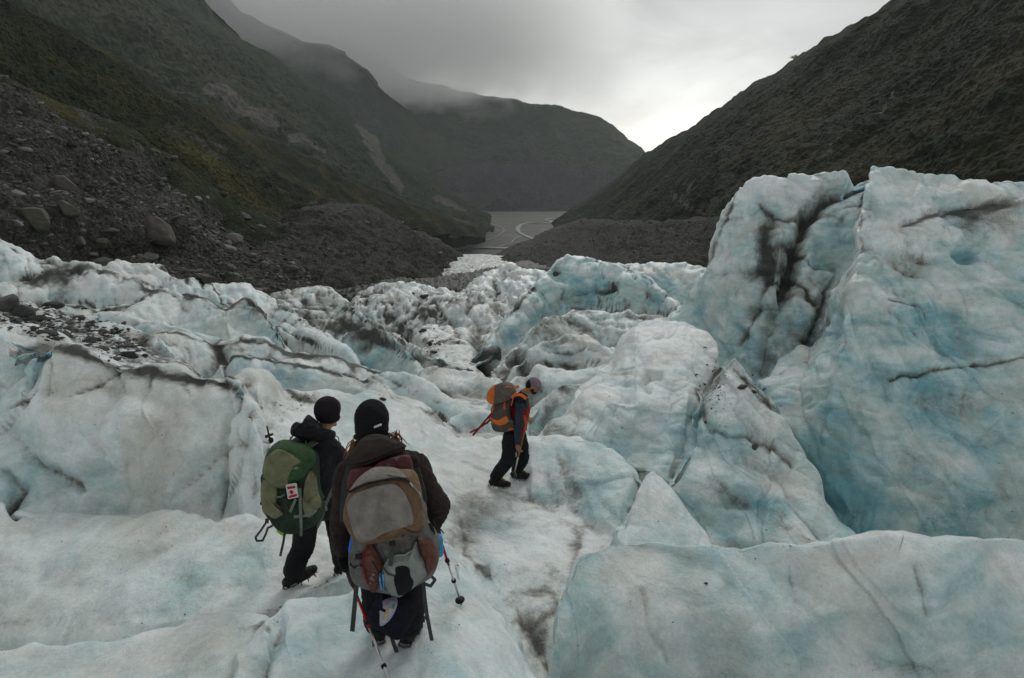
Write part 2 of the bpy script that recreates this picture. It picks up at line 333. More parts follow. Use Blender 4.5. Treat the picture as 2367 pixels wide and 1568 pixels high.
A([(470,672,33),(489,651,34),(530,653,34.5),(576,656,35),(582,672,34.6),(616,677,34.6),(640,690,34),(700,730,31),(760,775,27),(800,805,25)],[(470,690,31),(530,715,29.6),(640,745,27.6),(760,800,24.6),(800,815,24)], bulge=.6, cd=.25, blue=.05)
A([(610,690,36),(640,679,37),(663,672,38),(688,667,38.6),(726,665,39),(764,669,39),(800,690,37),(831,718,34),(881,750,30),(923,775,27.4),(960,800,25),(1010,822,22.8),(1060,842,21),(1130,862,19)],
  [(610,700,34),(700,742,29.4),(790,802,26),(880,862,22.6),(960,866,21),(1060,866,19.6),(1130,870,18.4)], bulge=.5, cd=.2, dirt=.22, blue=.0)
A([(790,778,22.6),(801,765,23),(843,757,23.2),(881,759,23),(915,780,22.2),(953,816,21),(974,846,20)],[(790,800,21.8),(827,826,20.6),(873,855,19.8),(974,862,19)], bulge=-.6, cd=.3, blue=.35, dirt=.1)
A([(940,872,17),(970,850,17.6),(1010,842,18),(1060,850,18),(1100,862,17.6),(1150,868,17)],[(940,905,15),(1060,925,14.4),(1150,925,14.4)], bulge=.8, dirt=.12, blue=.08)
# centre
A([(790,705,47),(806,698,48),(839,673,50),(881,660,51),(932,650,52),(974,656,52),(1024,665,52),(1062,675,51),(1108,681,50),(1142,690,49),(1160,705,47)],
  [(790,712,45.5),(873,785,36.5),(982,775,37),(1070,782,36.6),(1108,800,35.6),(1160,780,36)], bulge=.8, cd=.15, dirt=.18)
A([(1000,790,33),(1040,775,33.5),(1090,790,32.5),(1130,835,30)],[(1000,835,28.8),(1130,850,28.4)], bulge=.6, dirt=.25)
A([(1050,672,76),(1062,664,78),(1108,644,80),(1146,620,82),(1167,614,83),(1205,616,83),(1251,625,82),(1290,640,80)],[(1050,680,72),(1110,692,64),(1200,696,64),(1290,690,64)], bulge=.7, dirt=.12)
A([(1090,708,46),(1146,694,48),(1200,686,50),(1240,690,50)],[(1090,775,38),(1130,795,36),(1240,730,44)], bulge=.6, dirt=.22)
A([(1105,825,24),(1116,799,25),(1146,749,27),(1188,698,29.5),(1230,652,31.5),(1268,623,33),(1293,597,34),(1335,588,34.5),(1377,597,34),(1402,596,34),(1448,610,33.5),(1499,633,33),(1528,660,32),(1557,694,30.5),(1600,740,28)],
  [(1105,835,23.4),(1150,828,22.4),(1188,790,23.6),(1263,719,27.4),(1335,711,28.4),(1461,722,28.2),(1555,727,28),(1600,745,27)], bulge=.5, blue=.34, bluefoot=.25, cd=.12)
A([(1425,612,38),(1440,605,39),(1503,601,40),(1562,603,40),(1604,615,39.5),(1625,622,39),(1700,640,38)],[(1425,640,36),(1520,700,33),(1700,740,32)], bulge=.6, blue=.3)
A([(1150,862,18.6),(1180,808,20.2),(1230,760,22),(1260,733,23.4),(1330,713,24.6),(1400,713,24.8),(1470,723,24.6),(1560,729,24.3),(1640,745,23)],
  [(1150,868,18),(1250,805,20),(1330,790,20.8),(1400,805,20.2),(1500,790,20.5),(1640,790,20.5)], bulge=.7, blue=.12, cd=.35, dirt=.18)
A([(1195,842,16.9),(1209,820,17.4),(1230,799,17.9),(1259,782,18.4),(1293,776,18.7),(1352,779,18.7),(1385,795,18.3),(1425,805,18)],[(1195,850,16.4),(1230,850,16.2),(1300,845,16.3),(1377,850,16.2),(1425,850,16.2)], bulge=.9, blue=.02, cd=.3, dirt=.2)
A([(1150,905,14.2),(1190,866,15.4),(1240,853,15.8),(1300,856,15.8),(1350,855,15.8),(1420,850,15.8)],[(1150,915,13.9),(1250,900,14),(1340,893,14.1),(1420,893,14.1)], bulge=.8, blue=.08, dirt=.02)
A([(1215,960,12.2),(1230,928,12.8),(1251,907,13.1),(1272,888,13.4),(1293,880,13.5),(1345,881,13.4),(1400,880,13.3)],[(1215,1020,10.9),(1400,1010,11)], bulge=.4, blue=.15, dirt=.15, cd=.3)
# black medial strip and the far tongue
A([(630,705,52),(700,700,56),(790,672,80),(860,657,86),(920,646,92),(1000,645,98),(1060,636,108),(1120,623,120),(1190,617,130),(1240,622,130)],[(630,712,48),(790,690,70),(930,662,80),(1060,672,84),(1190,640,100),(1240,640,100)], rubble=1, dirt=1, end=.6)
A([(975,650,150),(1010,628,200),(1035,606,300),(1055,592,380),(1100,587,420),(1170,592,420),(1230,594,400),(1290,600,380),(1340,610,300)],[(975,655,120),(1060,655,110),(1170,650,110),(1340,650,110)], dirt=.3, bulge=0, end=.4)
A([(1180,612,180),(1210,603,210),(1250,606,210),(1285,612,190)],[(1180,618,165),(1285,622,150)], rubble=1, dirt=1, end=.5)
# blocks that stand on their own
A([(1420,1212,6.9),(1450,1160,7.05),(1475,1120,7.2),(1492,1102,7.25),(1510,1092,7.25),(1535,1102,7.25),(1556,1130,7.1),(1580,1162,7),(1620,1220,6.7),(1655,1252,6.4)],
  [(1420,1222,6.6),(1450,1262,6.2),(1655,1268,6.1)], group='pyramid', bulge=.35, blue=.06, bluefoot=.2, back=2.0, end=3)
A([(1286,1470,4.1),(1292,1400,4.35),(1305,1345,4.6),(1330,1300,4.85),(1370,1265,5.1),(1430,1248,5.25),(1500,1247,5.3),(1650,1254,5.3),(1760,1250,5.3),(1900,1253,5.3),(2000,1251,5.3),(2080,1246,5.35),(2150,1262,5.2),(2200,1250,5.2),(2367,1243,5.4),(2900,1220,5.8)],
  [(1286,1560,3.95),(1320,1700,3.9),(1500,1720,4.1),(2900,1720,4.3)], group='foreground', bulge=1.0, blue=.30, bluefoot=.05, back=1.0, end=5)
A([(1546,1108,9.1),(1556,1075,9.5),(1575,1010,9.9),(1600,950,10.2),(1622,905,10.5),(1645,868,10.8),(1680,838,11),(1700,823,11.1),(1725,840,11),(1760,888,10.8),(1790,918,10.7),(1800,955,10.3),(1850,1020,9.9),(1900,1090,9.3),(1925,1150,8.9),(1960,1200,8.5),(2010,1248,8.1),(2045,1275,7.9)],
  [(1546,1112,9.0),(1600,1185,8.5),(1650,1245,8.1),(1850,1270,7.8),(2045,1285,7.6)], group='slab', bulge=.2, blue=.22, dirt=.17, back=2.2, cd=.1, end=3)
A([(1240,1020,10.6),(1255,1008,10.7),(1290,965,11.2),(1330,905,12),(1365,860,12.9),(1405,825,13.5),(1440,770,14.0),(1475,738,14.2),(1515,730,14.2),(1550,733,14.2),(1600,738,14.0),(1640,770,13.5),(1662,800,13.0),(1668,826,12.6),(1700,870,12)],
  [(1240,1028,10.1),(1330,1022,10.1),(1420,1042,9.9),(1480,1082,9.6),(1546,1112,9.4),(1700,1060,9.9)], group='dome', bulge=.45, blue=.02, back=2.0, bluefoot=.35, end=3)
A([(1262,1008,10.6),(1310,958,10.95),(1350,905,11.5),(1400,871,12.0),(1440,862,12.1),(1475,872,12.0),(1510,905,11.6),(1540,885,11.7),(1590,872,11.6),(1630,885,11.4)],
  [(1262,1018,10.3),(1330,1020,10.1),(1420,1040,9.9),(1480,1080,9.6),(1546,1110,9.3),(1630,1110,9.3)], group='dome', bulge=.5, blue=.08, back=.5, bluefoot=.4, end=3)
A([(1548,735,19),(1560,712,19),(1600,662,19),(1628,618,19),(1640,570,19),(1662,512,19),(1690,460,19),(1712,432,18.8),(1735,415,18.6),(1765,404,18.4),(1800,406,18.3),(1850,404,18.2),(1890,394,18.2),(1950,394,18),(1982,399,17.8),(2000,401,17.6),(2100,430,17.2)],
  [(1548,742,18.6),(1620,795,17),(1665,825,16.2),(1760,880,14.6),(2000,900,14.5),(2100,900,14.5)], group='serac', bulge=.35, blue=.22, dirt=.10, back=1.5, end=3, bluefoot=.3)
A([(1762,872,13.2),(1800,846,13.5),(1845,815,13.8),(1880,792,14.1),(1893,740,14.4),(1915,660,14.9),(1945,600,15.2),(1968,550,15.5),(1980,500,15.7),(1988,440,15.9),(2000,398,16),(2012,385,16.1),(2035,382,16.1),(2080,386,16.1),(2140,391,16.1),(2180,393,16.1),(2250,403,16.1),(2367,413,16.1),(2900,450,16.5)],
  [(1762,885,12.9),(1800,955,11.8),(1900,1095,10.5),(2010,1262,9.3),(2367,1275,9.2),(2900,1275,9.2)], group='serac', bulge=.3, blue=.27, dirt=.04, back=1.2, end=3, bluefoot=.5)
A([(2040,900,11.5),(2075,865,11.9),(2110,855,12),(2180,850,12.05),(2250,836,12.2),(2367,824,12.35),(2900,800,12.6)],[(2040,1050,10.6),(2367,1060,10.6),(2900,1060,10.6)], group='serac', bulge=.3, blue=.25, dirt=.05, back=.3, end=1.0, cd=.5)
A([(2040,560,14.5),(2075,530,14.75),(2110,505,14.95),(2180,480,15.1),(2250,472,15.15),(2340,466,15.2),(2900,440,15.4)],[(2040,640,13.9),(2367,690,13.3),(2900,690,13.3)], group='serac', bulge=.3, blue=.3, dirt=.12, back=.2, end=1.0, cd=.9)
BY = np.array([1, 2.2, 3.5, 5, 9, 15, 25, 60, 120, 400, 900, 1300]); BZ = np.array([-2.9, -3.5, -4.2, -4.6, -5.7, -7.4, -10, -16, -26, -75, -170, -190])
def base_z(s, y): return np.interp(y, BY, BZ)-2.6*ss(.40, .60, s)*ss(4, 6, y)*(1-ss(18, 26, y))
# traced dirt seams and one painted overhang shadow: (polyline, half width px, strength, depth range, carve m)
seams = [
 ([(362,767),(417,764),(500,775),(565,776),(640,795),(706,815),(761,812),(800,820),(851,845),(905,875),(960,902)], 5, 1.0, (12.5, 17), .03),
 ([(520,828),(560,820),(616,819),(680,838),(743,852),(800,860),(851,877)], 5, .9, (12, 16), .03),
 ([(425,684),(480,690),(525,708),(565,687),(612,713),(630,738),(641,764),(660,800)], 6, 1.0, (18, 26), .05),
 ([(641,745),(690,775),(740,800),(770,815)], 5, .8, (17, 25), .05), ([(120,698),(152,690),(203,696),(240,710),(301,703),(360,670)], 5, .7, (18, 26), .03),
 ([(54,643),(87,634),(134,620),(200,623),(254,628)], 5, .8, (22, 30), .03), ([(290,642),(350,664),(400,680)], 5, .7, (20, 30), .03), ([(377,615),(405,630),(435,650)], 5, .9, (24, 36), .03),
 ([(480,655),(505,690),(528,706)], 6, .9, (22, 34), .04), ([(400,590),(470,700)], 1, 0, (1, 2), 0),
 ([(1120,800),(1150,760),(1200,700),(1240,660)], 6, .5, (20, 36), .08), ([(1290,610),(1310,640),(1300,690)], 8, .5, (24, 38), .05), ([(1375,600),(1395,640),(1430,665)], 4, .6, (24, 38), .05), ([(1445,612),(1500,640),(1540,690)], 4, .6, (24, 40), .05),
 ([(700,690),(790,740),(880,790),(960,830)], 5, .8, (18, 44), .06), ([(720,680),(830,730),(940,790)], 4, .6, (18, 44), .04), ([(880,700),(900,740),(960,780)], 5, .7, (30, 55), .15), ([(1000,700),(1040,740),(1060,780)], 5, .7, (30, 55), .15),
 ([(860,870),(900,890),(960,905),(1010,930)], 5, .7, (11, 15), .02), ([(900,905),(980,940),(1060,998)], 5, .7, (9.5, 13), .02), ([(640,900),(690,915),(740,930)], 7, .6, (8, 11), .0),
 ([(1990,405),(1900,455),(1868,490),(1850,560),(1835,620),(1805,700),(1785,760),(1762,860)], 17, 1.0, (13, 20), .55),
 ([(1868,490),(1900,480),(1930,490),(1945,500)], 14, .6, (13, 20), .1),
 ([(1770,520),(1775,600),(1760,660),(1740,720),(1700,790)], 18, .6, (13, 20), .2),
 ([(1940,600),(1915,680),(1890,740),(1870,800)], 14, .7, (13, 20), .15),
 ([(1790,560),(1830,560),(1860,570)], 14, .4, (13, 20), .1),
 ([(1640,640),(1700,625),(1760,615)], 9, .5, (13, 20), .1),
 ([(1700,450),(1660,540),(1625,625),(1580,690)], 6, .5, (13, 20), .0),
 ([(1900,500),(1960,520),(2010,500)], 10, .3, (13, 20), .05),
 ([(1770,640),(1800,650),(1840,640)], 8, .6, (13, 20), .1), ([(1740,705),(1790,700),(1810,710)], 8, .6, (13, 20), .1), ([(1850,560),(1890,600),(1930,610)], 8, .6, (13, 20), .1), ([(1830,630),(1870,690),(1890,700)], 7, .6, (13, 20), .1), ([(1745,470),(1790,500),(1840,500)], 7, .5, (13, 20), .06),
 ([(1930,430),(1990,440),(1985,470),(1920,480)], 6, .55, (13, 20), .06), ([(1780,520),(1760,590),(1730,640)], 22, .35, (13, 20), .1), ([(1800,600),(1780,690),(1760,760)], 26, .3, (13, 20), .1), ([(2000,405),(1985,480),(1990,520)], 6, .5, (13, 20), .06),
 ([(2050,700),(2110,710),(2140,740)], 5, .5, (10, 16), .02), ([(2090,560),(2120,590),(2160,600)], 14, .35, (10, 17), .03),
 ([(2090,520),(2150,495),(2230,480),(2330,468)], 14, .6, (11, 18), .12),
 ([(2060,870),(2110,862),(2190,852),(2260,838),(2367,826)], 7, .65, (9, 18), .08),
 ([(1668,840),(1640,880),(1610,920),(1590,990),(1570,1040),(1555,1090)], 19, .8, (8, 14), .12),
 ([(1700,850),(1740,890),(1780,925),(1800,950)], 9, .5, (8, 12), .03),
 ([(1610,940),(1640,985),(1680,1000),(1740,1010),(1790,1030),(1830,1080)], 9, .45, (7, 12), .05),
 ([(1620,1130),(1700,1140),(1790,1180)], 24, .3, (7, 12), .03),
 ([(1500,900),(1488,880),(1502,862),(1520,870)], 8, .3, (9, 14), .12),
 ([(1480,1085),(1462,1130),(1440,1180),(1425,1205)], 13, .7, (6, 10), .1),
 ([(1425,1200),(1400,1185),(1370,1170),(1330,1180)], 16, .35, (6, 10), .02),
 ([(1330,706),(1380,709),(1450,720),(1540,727)], 8, .45, (22, 36), .0),
 ([(1335,668),(1370,668),(1400,668),(1425,662)], 6, .75, (22, 36), .5),  # shadow under the ridge's overhang, painted as a dark stroke
 ([(1300,600),(1290,640),(1300,680)], 12, .4, (22, 36), .1),
 ([(1110,740),(1108,790),(1125,830),(1140,850)], 18, .85, (14, 50), .5),
 ([(1205,830),(1225,870),(1240,900),(1230,930)], 24, .6, (11, 26), .25),
 ([(1270,800),(1330,812),(1390,820)], 9, .45, (14, 22), .1),
 ([(1255,835),(1330,848),(1385,838)], 8, .6, (14, 22), .1),
 ([(1420,712),(1428,760),(1440,790)], 13, .4, (14, 26), .1),
 ([(640,705),(760,745),(860,790),(930,810),(990,840)], 22, .45, (18, 44), .1),
 ([(860,760),(900,790),(930,800)], 16, .5, (18, 30), .1),
 ([(980,790),(1010,830),(1120,865)], 12, .5, (18, 36), .1),
 ([(30,790),(110,795),(180,815),(260,838),(330,850),(420,870),(500,885),(560,905)], 20, .85, (7, 10), .04),
 ([(100,800),(130,850),(110,900)], 12, .4, (6.5, 9), .03), ([(360,860),(340,930),(350,1000)], 10, .4, (6.5, 9), .03), ([(420,890),(470,960),(455,1020)], 9, .4, (6.5, 9), .03), ([(200,1000),(260,1060),(330,1080)], 8, .4, (6.2, 9), .03), ([(560,1000),(590,1080),(585,1150)], 9, .4, (6, 9), .02),
 ([(60,1100),(90,1160)], 14, .4, (6, 9), .03), ([(250,1130),(300,1150),(380,1140)], 12, .35, (6, 9), .02),
 ([(270,850),(200,905),(170,925)], 9, .55, (6.5, 9), .04),
 ([(555,905),(545,960),(525,1030),(510,1110),(500,1185)], 10, .65, (6, 9.5), .10),
 ([(650,975),(600,1010),(560,1030),(500,1060),(430,1120),(400,1150)], 7, .6, (6, 9.5), .05),
 ([(0,935),(60,915),(75,890)], 8, .6, (6, 9.5), .05),
 ([(60,1060),(100,1080),(160,1110),(170,1130)], 8, .5, (6, 9.5), .05),
 ([(0,1000),(30,1060),(50,1150)], 26, .4, (6, 9.5), .05),
 ([(0,1080),(40,1120),(30,1165)], 12, .8, (6, 9.5), .15),
 ([(60,650),(110,640),(150,640),(140,680),(100,710)], 20, .75, (18, 30), .1),
 ([(540,690),(520,705),(500,700)], 14, .7, (18, 30), .1),
 ([(460,640),(500,680),(520,700)], 10, .6, (24, 36), .1),
 ([(500,790),(520,830),(515,870)], 16, .6, (11, 18), .15),
 ([(600,885),(650,900),(720,915),(780,930)], 16, .5, (8, 11), .0),
 ([(0,1440),(100,1420),(200,1440),(340,1450)], 40, .38, (3.5, 6), .0),
 ([(380,1330),(480,1320),(560,1350)], 40, .22, (3.5, 6), .0),
 ([(640,1430),(610,1490),(570,1568)], 22, .55, (2.6, 4.5), .08),
 ([(560,1440),(620,1430)], 22, .5, (2.6, 4.5), .0),
 ([(740,1290),(790,1330),(760,1370)], 26, .3, (3.4, 6), .0),
 ([(1080,1260),(1130,1310),(1180,1380),(1230,1450),(1290,1568)], 26, .4, (2.8, 7), .06),
 ([(1190,1350),(1280,1360),(1300,1400),(1230,1440),(1260,1530)], 34, .33, (2.8, 7), .03),
 ([(1070,1185),(1080,1250),(1130,1310)], 22, .3, (5, 9), .0),
 ([(1290,1060),(1310,1100),(1350,1150)], 26, .35, (6, 10), .02),
 ([(1340,1240),(1320,1300),(1330,1330)], 24, .5, (5, 8), .02),
 ([(2110,1320),(2130,1370),(2145,1420)], 10, .5, (3.5, 6), .03),
 ([(1480,1370),(1500,1450),(1540,1530)], 6, .35, (3.5, 6), .02),
 ([(1830,1300),(1850,1380)], 8, .3, (3.5, 6), .01),
 ([(1680,1560),(1900,1530),(2200,1550),(2367,1560)], 44, .3, (3.4, 6), .0),
]
# hollows and washed patches: (X, Y, rx, ry, depth range, carve, blue, dirt)
dents = [(45,840,60,60,(6,10),.22,.35,-.2), (480,1110,60,75,(6,10),.16,.35,-.1), (330,1010,90,80,(6,10),-.14,-.1,-.2), (180,1000,60,90,(6,10),-.10,0,-.2), (150,900,50,40,(6,10),.10,.1,.05),
 (560,1100,40,90,(6,10),-.10,-.05,-.1), (700,1010,70,60,(7,10),-.05,-.2,-.2), (250,900,60,30,(6,10),.05,0,.3), (640,960,60,30,(7,10),.0,0,.3),
 (1925,562,45,60,(13,20),.25,.35,-.2), (2243,573,26,26,(11,18),.35,.5,0), (2213,770,70,55,(10,16),.25,.4,-.2), (2120,600,60,26,(11,18),.1,0,.25), (1985,1180,90,90,(8,13),.1,.55,-.2), (1900,1010,80,110,(9,14),0,.35,-.3), (1640,760,70,70,(14,20),.05,.35,-.3),
 (1850,690,60,120,(12,16),.0,.1,.15), (2110,1120,120,90,(8,13),0,-.2,.16), (2200,920,110,40,(9,14),.05,-.2,.2), (2280,1000,90,60,(9,14),.05,-.1,.12),
 (1800,430,80,25,(15,20),-.1,-.3,-.2), (2200,430,150,22,(14,18),-.05,-.35,-.3), (1480,1010,90,60,(9,11),.1,.35,-.2), (1390,950,60,60,(10,13),-.05,-.3,-.2), (1560,800,80,50,(11,15),-.05,-.45,-.3),
 (1640,1110,60,50,(7,12),-.08,-.3,-.1), (1700,1150,60,30,(7,12),.1,.1,.2), (1790,1170,90,40,(7,12),.0,.2,.0), (1660,1220,60,30,(7,12),.1,.4,.0),
 (1340,1120,70,50,(6,10),0,-.05,.18), (1420,1110,50,60,(6,10),0,.1,-.2), (1180,1200,60,70,(6,9),.06,.25,.05), (1090,1180,40,60,(6,9),.05,.1,.25), (1000,1080,90,50,(7,10),0,-.3,-.3), (1150,1060,70,30,(7,10),0,-.2,.05),
 (1360,1400,60,140,(3.4,5.2),0,.45,-.2), (1500,1400,60,130,(3.4,5.2),-.03,-.25,-.1), (1620,1420,80,120,(3.4,5.2),0,.3,-.1), (1900,1330,90,70,(3.4,5.6),0,-.15,.05), (2080,1400,60,90,(3.4,5.6),.02,.1,.12), (2250,1360,80,80,(3.4,5.6),0,.25,0),
 (120,1260,160,40,(4.6,6.6),-.03,-.3,-.2), (420,1270,120,36,(4.6,6.6),-.02,-.2,-.1), (300,1300,100,30,(4.6,6.6),.02,.15,0), (560,1300,60,60,(4.4,6.4),.06,.2,0), (250,1540,200,40,(2.4,4.2),0,.2,-.1), (780,1440,60,40,(3,4.4),.02,.1,0), (720,1400,60,40,(3,4.4),-.02,-.2,-.2), (1080,1420,80,90,(3,4.8),0,.05,-.2),
 (1390,650,90,40,(26,40),.0,.3,-.3), (1500,670,60,40,(26,40),.0,.2,-.3), (1240,700,50,60,(24,36),.0,.25,.0), (1330,690,40,14,(24,36),.5,.1,.2),
 (560,745,80,30,(17,24),0,.15,-.2), (230,660,60,30,(20,27),0,-.1,-.2), (980,920,50,30,(11,15),0,.15,-.2), (660,870,70,25,(11,15),0,.25,-.1), (860,820,60,35,(17,24),.1,.35,.05), (590,720,30,25,(20,25),0,-.1,.3), (1290,760,60,30,(16,24),.1,0,.2)]
def seg_dist(u, v_, pts):
    d = np.full(u.shape, 1e9, np.float32)
    for (x0, y0), (x1, y1) in zip(pts[:-1], pts[1:]):
        dx, dy = x1-x0, y1-y0; t = np.clip(((u-x0)*dx+(v_-y0)*dy)/(dx*dx+dy*dy), 0, 1)
        d = np.minimum(d, np.hypot(u-x0-t*dx, v_-y0-t*dy))
    return d
def project(Pt):
    x, y, z = Pt[..., 0], Pt[..., 1], Pt[..., 2]
    f = y*CP-z*SP; f = np.maximum(f, .01)
    return (x/f*FPX+512)/K, (339-(z*CP+y*SP)/f*FPX)/K
GRIDS = {}
def build_group(gname, s0, s1, y0, y1, nc, nr, feats, with_base, skirt=None):
    s = np.linspace(s0, s1, nc)[None, :].repeat(nr, 0)
    y = np.exp(np.linspace(math.log(y0), math.log(y1), nr))[:, None].repeat(nc, 1)
    Z = base_z(s, y) if with_base else np.full(s.shape, -1e3)
    own = np.full(s.shape, -1); Vv = np.zeros(s.shape); second = np.full(s.shape, -1e3)
    # gently wander the traced lines so nothing runs ruler straight
    ws = s+.012*noise(s*16, np.log(y)*9, 0*s); wy = y*(1+.012*noise(s*14+9, np.log(y)*12, 0*s))
    for i, f in enumerate(feats):
        z, v = f.z(ws, wy)
        up = z > Z
        second = np.where(up, Z, np.maximum(second, z)); Z = np.where(up, z, Z)
        own = np.where(up, i, own); Vv = np.where(up, v, Vv)
    gap = (Z-second)/np.maximum(y, 3)
    tab = lambda a, dflt: np.array([getattr(f, a) for f in feats]+[dflt], float)[own]
    dirt = tab('dirt', .35); blue = tab('blue', .1)+tab('bluefoot', .2)*(1-np.clip(Vv, 0, 1)); rub = tab('rubble', 0)  # blue of deeper ice at the foot, strengthened as painted shade on the faces
    vd = np.where(Vv > 1, (Vv-1)*3.0, (1-Vv)*1.0)
    x = s*y
    brk = .5+.9*fbm(x*.5+7, y*.5, Z*.5, 3)
    dirt = dirt+tab('cd', 0)*(np.exp(-(vd/.07)**2)*.9+.5*np.exp(-np.clip(1-Vv, 0, 9)/.22)*(Vv <= 1))*np.clip(.15+brk, 0, 1)
    dirt = dirt+.6*np.exp(-gap/.007)*np.clip(.1+brk, 0, 1)  # dirt in the joints, painted stronger to stand in for weak shading
    # soften the hard joints a little
    for _ in range(2):
        Z[1:-1, 1:-1] = (Z[1:-1, 1:-1]*2+Z[:-2, 1:-1]+Z[2:, 1:-1]+Z[1:-1, :-2]+Z[1:-1, 2:])/6
        for a in (dirt, blue, rub): a[1:-1, 1:-1] = (a[1:-1, 1:-1]*2+a[:-2, 1:-1]+a[2:, 1:-1]+a[1:-1, :-2]+a[1:-1, 2:])/6
    Pt = np.stack([x, y, Z], -1)
    u, v_ = project(Pt)
    carve = np.zeros(s.shape)
    sc_ = 9/np.maximum(y, 3)
    wob = 8*noise(x*1.3*sc_, y*1.3*sc_, Z*1.3)+7*noise(x*4*sc_, y*4*sc_, Z*4)+3*noise(x*10*sc_, y*10*sc_, Z*8)
    brk2 = .55+1.0*fbm(x*1.4*sc_+5, y*1.4*sc_, Z*1.4*sc_, 4, .65)
    for pts, wd, st, (d0, d1), cv in seams:
        xs = [p[0] for p in pts]; ys = [p[1] for p in pts]
        m = (y > d0) & (y < d1) & (u > min(xs)-4*wd) & (u < max(xs)+4*wd) & (v_ > min(ys)-4*wd) & (v_ < max(ys)+4*wd)
        if not m.any(): continue
        d = seg_dist(u[m]+wob[m], v_[m]-wob[m]*.8, pts)
        k = np.exp(-(d/wd)**2)
        k2 = np.exp(-(d/(wd*(.35+.9*np.clip(brk2[m], 0, 1.2))))**2)
        core = np.exp(-(d/(.22*wd+1.6))**2)*np.clip(.35+.9*brk[m], 0, 1)
        dirt[m] += st*(.50*k2*np.clip(.1+1.2*brk2[m], 0, 1.1)+(.6*core)); carve[m] += cv*k
    for X_, Y_, rx_, ry_, (d0, d1), cv, bl_, di_ in dents:
        m = (y > d0) & (y < d1)
        q = ((u+wob-X_)/rx_)**2+((v_-wob-Y_)/ry_)**2
        k = np.exp(-q**1.5)*m; carve += cv*k; blue += .6*bl_*k; dirt += di_*k
    # surface relief: scallops with creases, bigger far away where the ice is more broken
    far = ss(11, 26, y); mid = ss(26, 60, y)
    wx = x+.5*noise(x*.4, y*.4, Z*.4+3); wy2 = y+.5*noise(x*.4+8, y*.4, Z*.4)
    if gname == 'glacier': wl = ss(6.4, 7.2, y)*(1-ss(8.2, 9.5, y))*ss(-.30, -.42, s); a1, a2, a3, a4 = .13+.12*wl+.05*far+.24*mid, .055+.06*wl+.03*far+.05*mid, .028+.02*wl+.012*far, .009
    elif gname == 'serac': a1, a2, a3, a4 = .17, .08, .045, .014
    elif gname in ('slab', 'dome'): a1, a2, a3, a4 = .13, .045, .018, .008
    else: a1, a2, a3, a4 = .10, .045, .018, .006
    ani = (.9, .65, .9)
    b1 = np.abs(noise(wx*.42*ani[0]+wy2*.15, wy2*.42*ani[1], Z*.5+5)); b2 = np.abs(noise(wx*1.15+wy2*.3, wy2*.8, Z*1.2+9)); b3 = np.abs(noise(wx*3.1, wy2*2.4, Z*3))
    b4 = noise(x*9, y*8, Z*9)
    if gname == 'glacier':
        far1 = np.clip(y/60, 1, 12)
        b1f = np.abs(noise(wx*.20, wy2*.12, Z*.2)); b1 = b1*(1-mid)+mid*(.6*b1+.8*b1f)
        a1 = a1*np.where(y > 60, np.minimum(far1, 2.2)*(1-.7*ss(90, 200, y)), 1)
    edge = np.clip(ss(1.0, 3.0, y), .1, 1)
    rmask = 1-.8*np.clip(rub, 0, 1)
    # broken blocks: two sizes of cells, stretched along the flow, softened near the walkers
    ca, sa = math.cos(.5), math.sin(.5)
    px_, py_ = (wx*ca+wy2*sa), (-wx*sa+wy2*ca)-Z*.9
    jx, jy = .35*noise(x*1.1, y*1.1, Z*1.1), .35*noise(x*1.1+40, y*1.1, Z*1.1)
    k1 = cells(px_/2.1+jx*.7, py_/1.15+jy*.7); k2 = cells(px_/.85+jx, py_/.6+jy+7); k3 = cells(px_/7+jx*.4, py_/3.4+jy*.4)
    if gname == 'glacier': w1, w2, w3 = .03*ss(6, 10, y)+.13*far+.14*mid, .012*ss(6, 10, y)+.04*far+.05*mid, .6*mid*(1-.6*ss(90, 200, y))
    elif gname == 'serac': w1, w2, w3 = .05, .02, 0
    elif gname == 'slab': w1, w2, w3 = .10, .03, 0
    elif gname == 'dome': w1, w2, w3 = .06, .02, 0
    else: w1, w2, w3 = .0, .0, 0
    pf = lambda k: np.sqrt(np.clip(k*2.2, 0, 1))-.7
    # in places the ice is smooth and unbroken
    qz = np.clip(.55+1.3*noise(x*.17+50, y*.13, Z*.1), .12, 1)
    qz = np.where(y > 22, 1, qz)
    cellD = (w1*pf(k1)*qz+w2*pf(k2)*qz+w3*pf(k3))*rmask
    fw_ = dict(glacier=.05*ss(5, 9, y)+.12*ss(6.4, 7.2, y)*(1-ss(8.2, 9.5, y))*ss(-.30, -.42, s)+.11*far+.16*mid, serac=.10, slab=.09, dome=.05, pyramid=.05, foreground=.03)[gname]
    fs_ = np.where(y > 26, 3.2, 1.7)
    cellD = cellD+fw_*facets(px_/fs_*.8+jx*.4, py_/fs_*1.1+jy*.4)+fw_*.35*facets(px_/fs_*2.1+jx+9, py_/fs_*2.6+jy)
    cr_c = (np.exp(-(k1/.06)**2)*np.clip(w1*4.5, 0, .7)*qz+np.exp(-(k2/.08)**2)*np.clip(w2*8, 0, .45)*qz+np.exp(-(k3/.07)**2)*np.clip(w3*1.6, 0, .8))
    near_soft = 1.0
    D = cellD+(a1*(b1-.3)*2*rmask+a2*(b2-.3)*2+a3*(b3-.3)*2+a4*b4)*near_soft
    crease = np.exp(-(b1/.07)**2)*.42+np.exp(-(b2/.09)**2)*.30+np.exp(-(b3/.1)**2)*.10
    lf = np.clip(.35+1.2*noise(x*.22+3, y*.22, Z*.2), 0, 1)
    dirt = dirt+.7*cr_c*np.clip(.1+1.1*brk, 0, 1.1)*(.35+.9*lf)
    dirt = dirt+crease*(.25+.9*lf)*(.45+.55*ss(9, 16, y) if gname == 'glacier' else .38)
    dirt = dirt+.30*np.clip(noise(x*.7+31, y*.7, Z*.7)-.12, 0, 1)
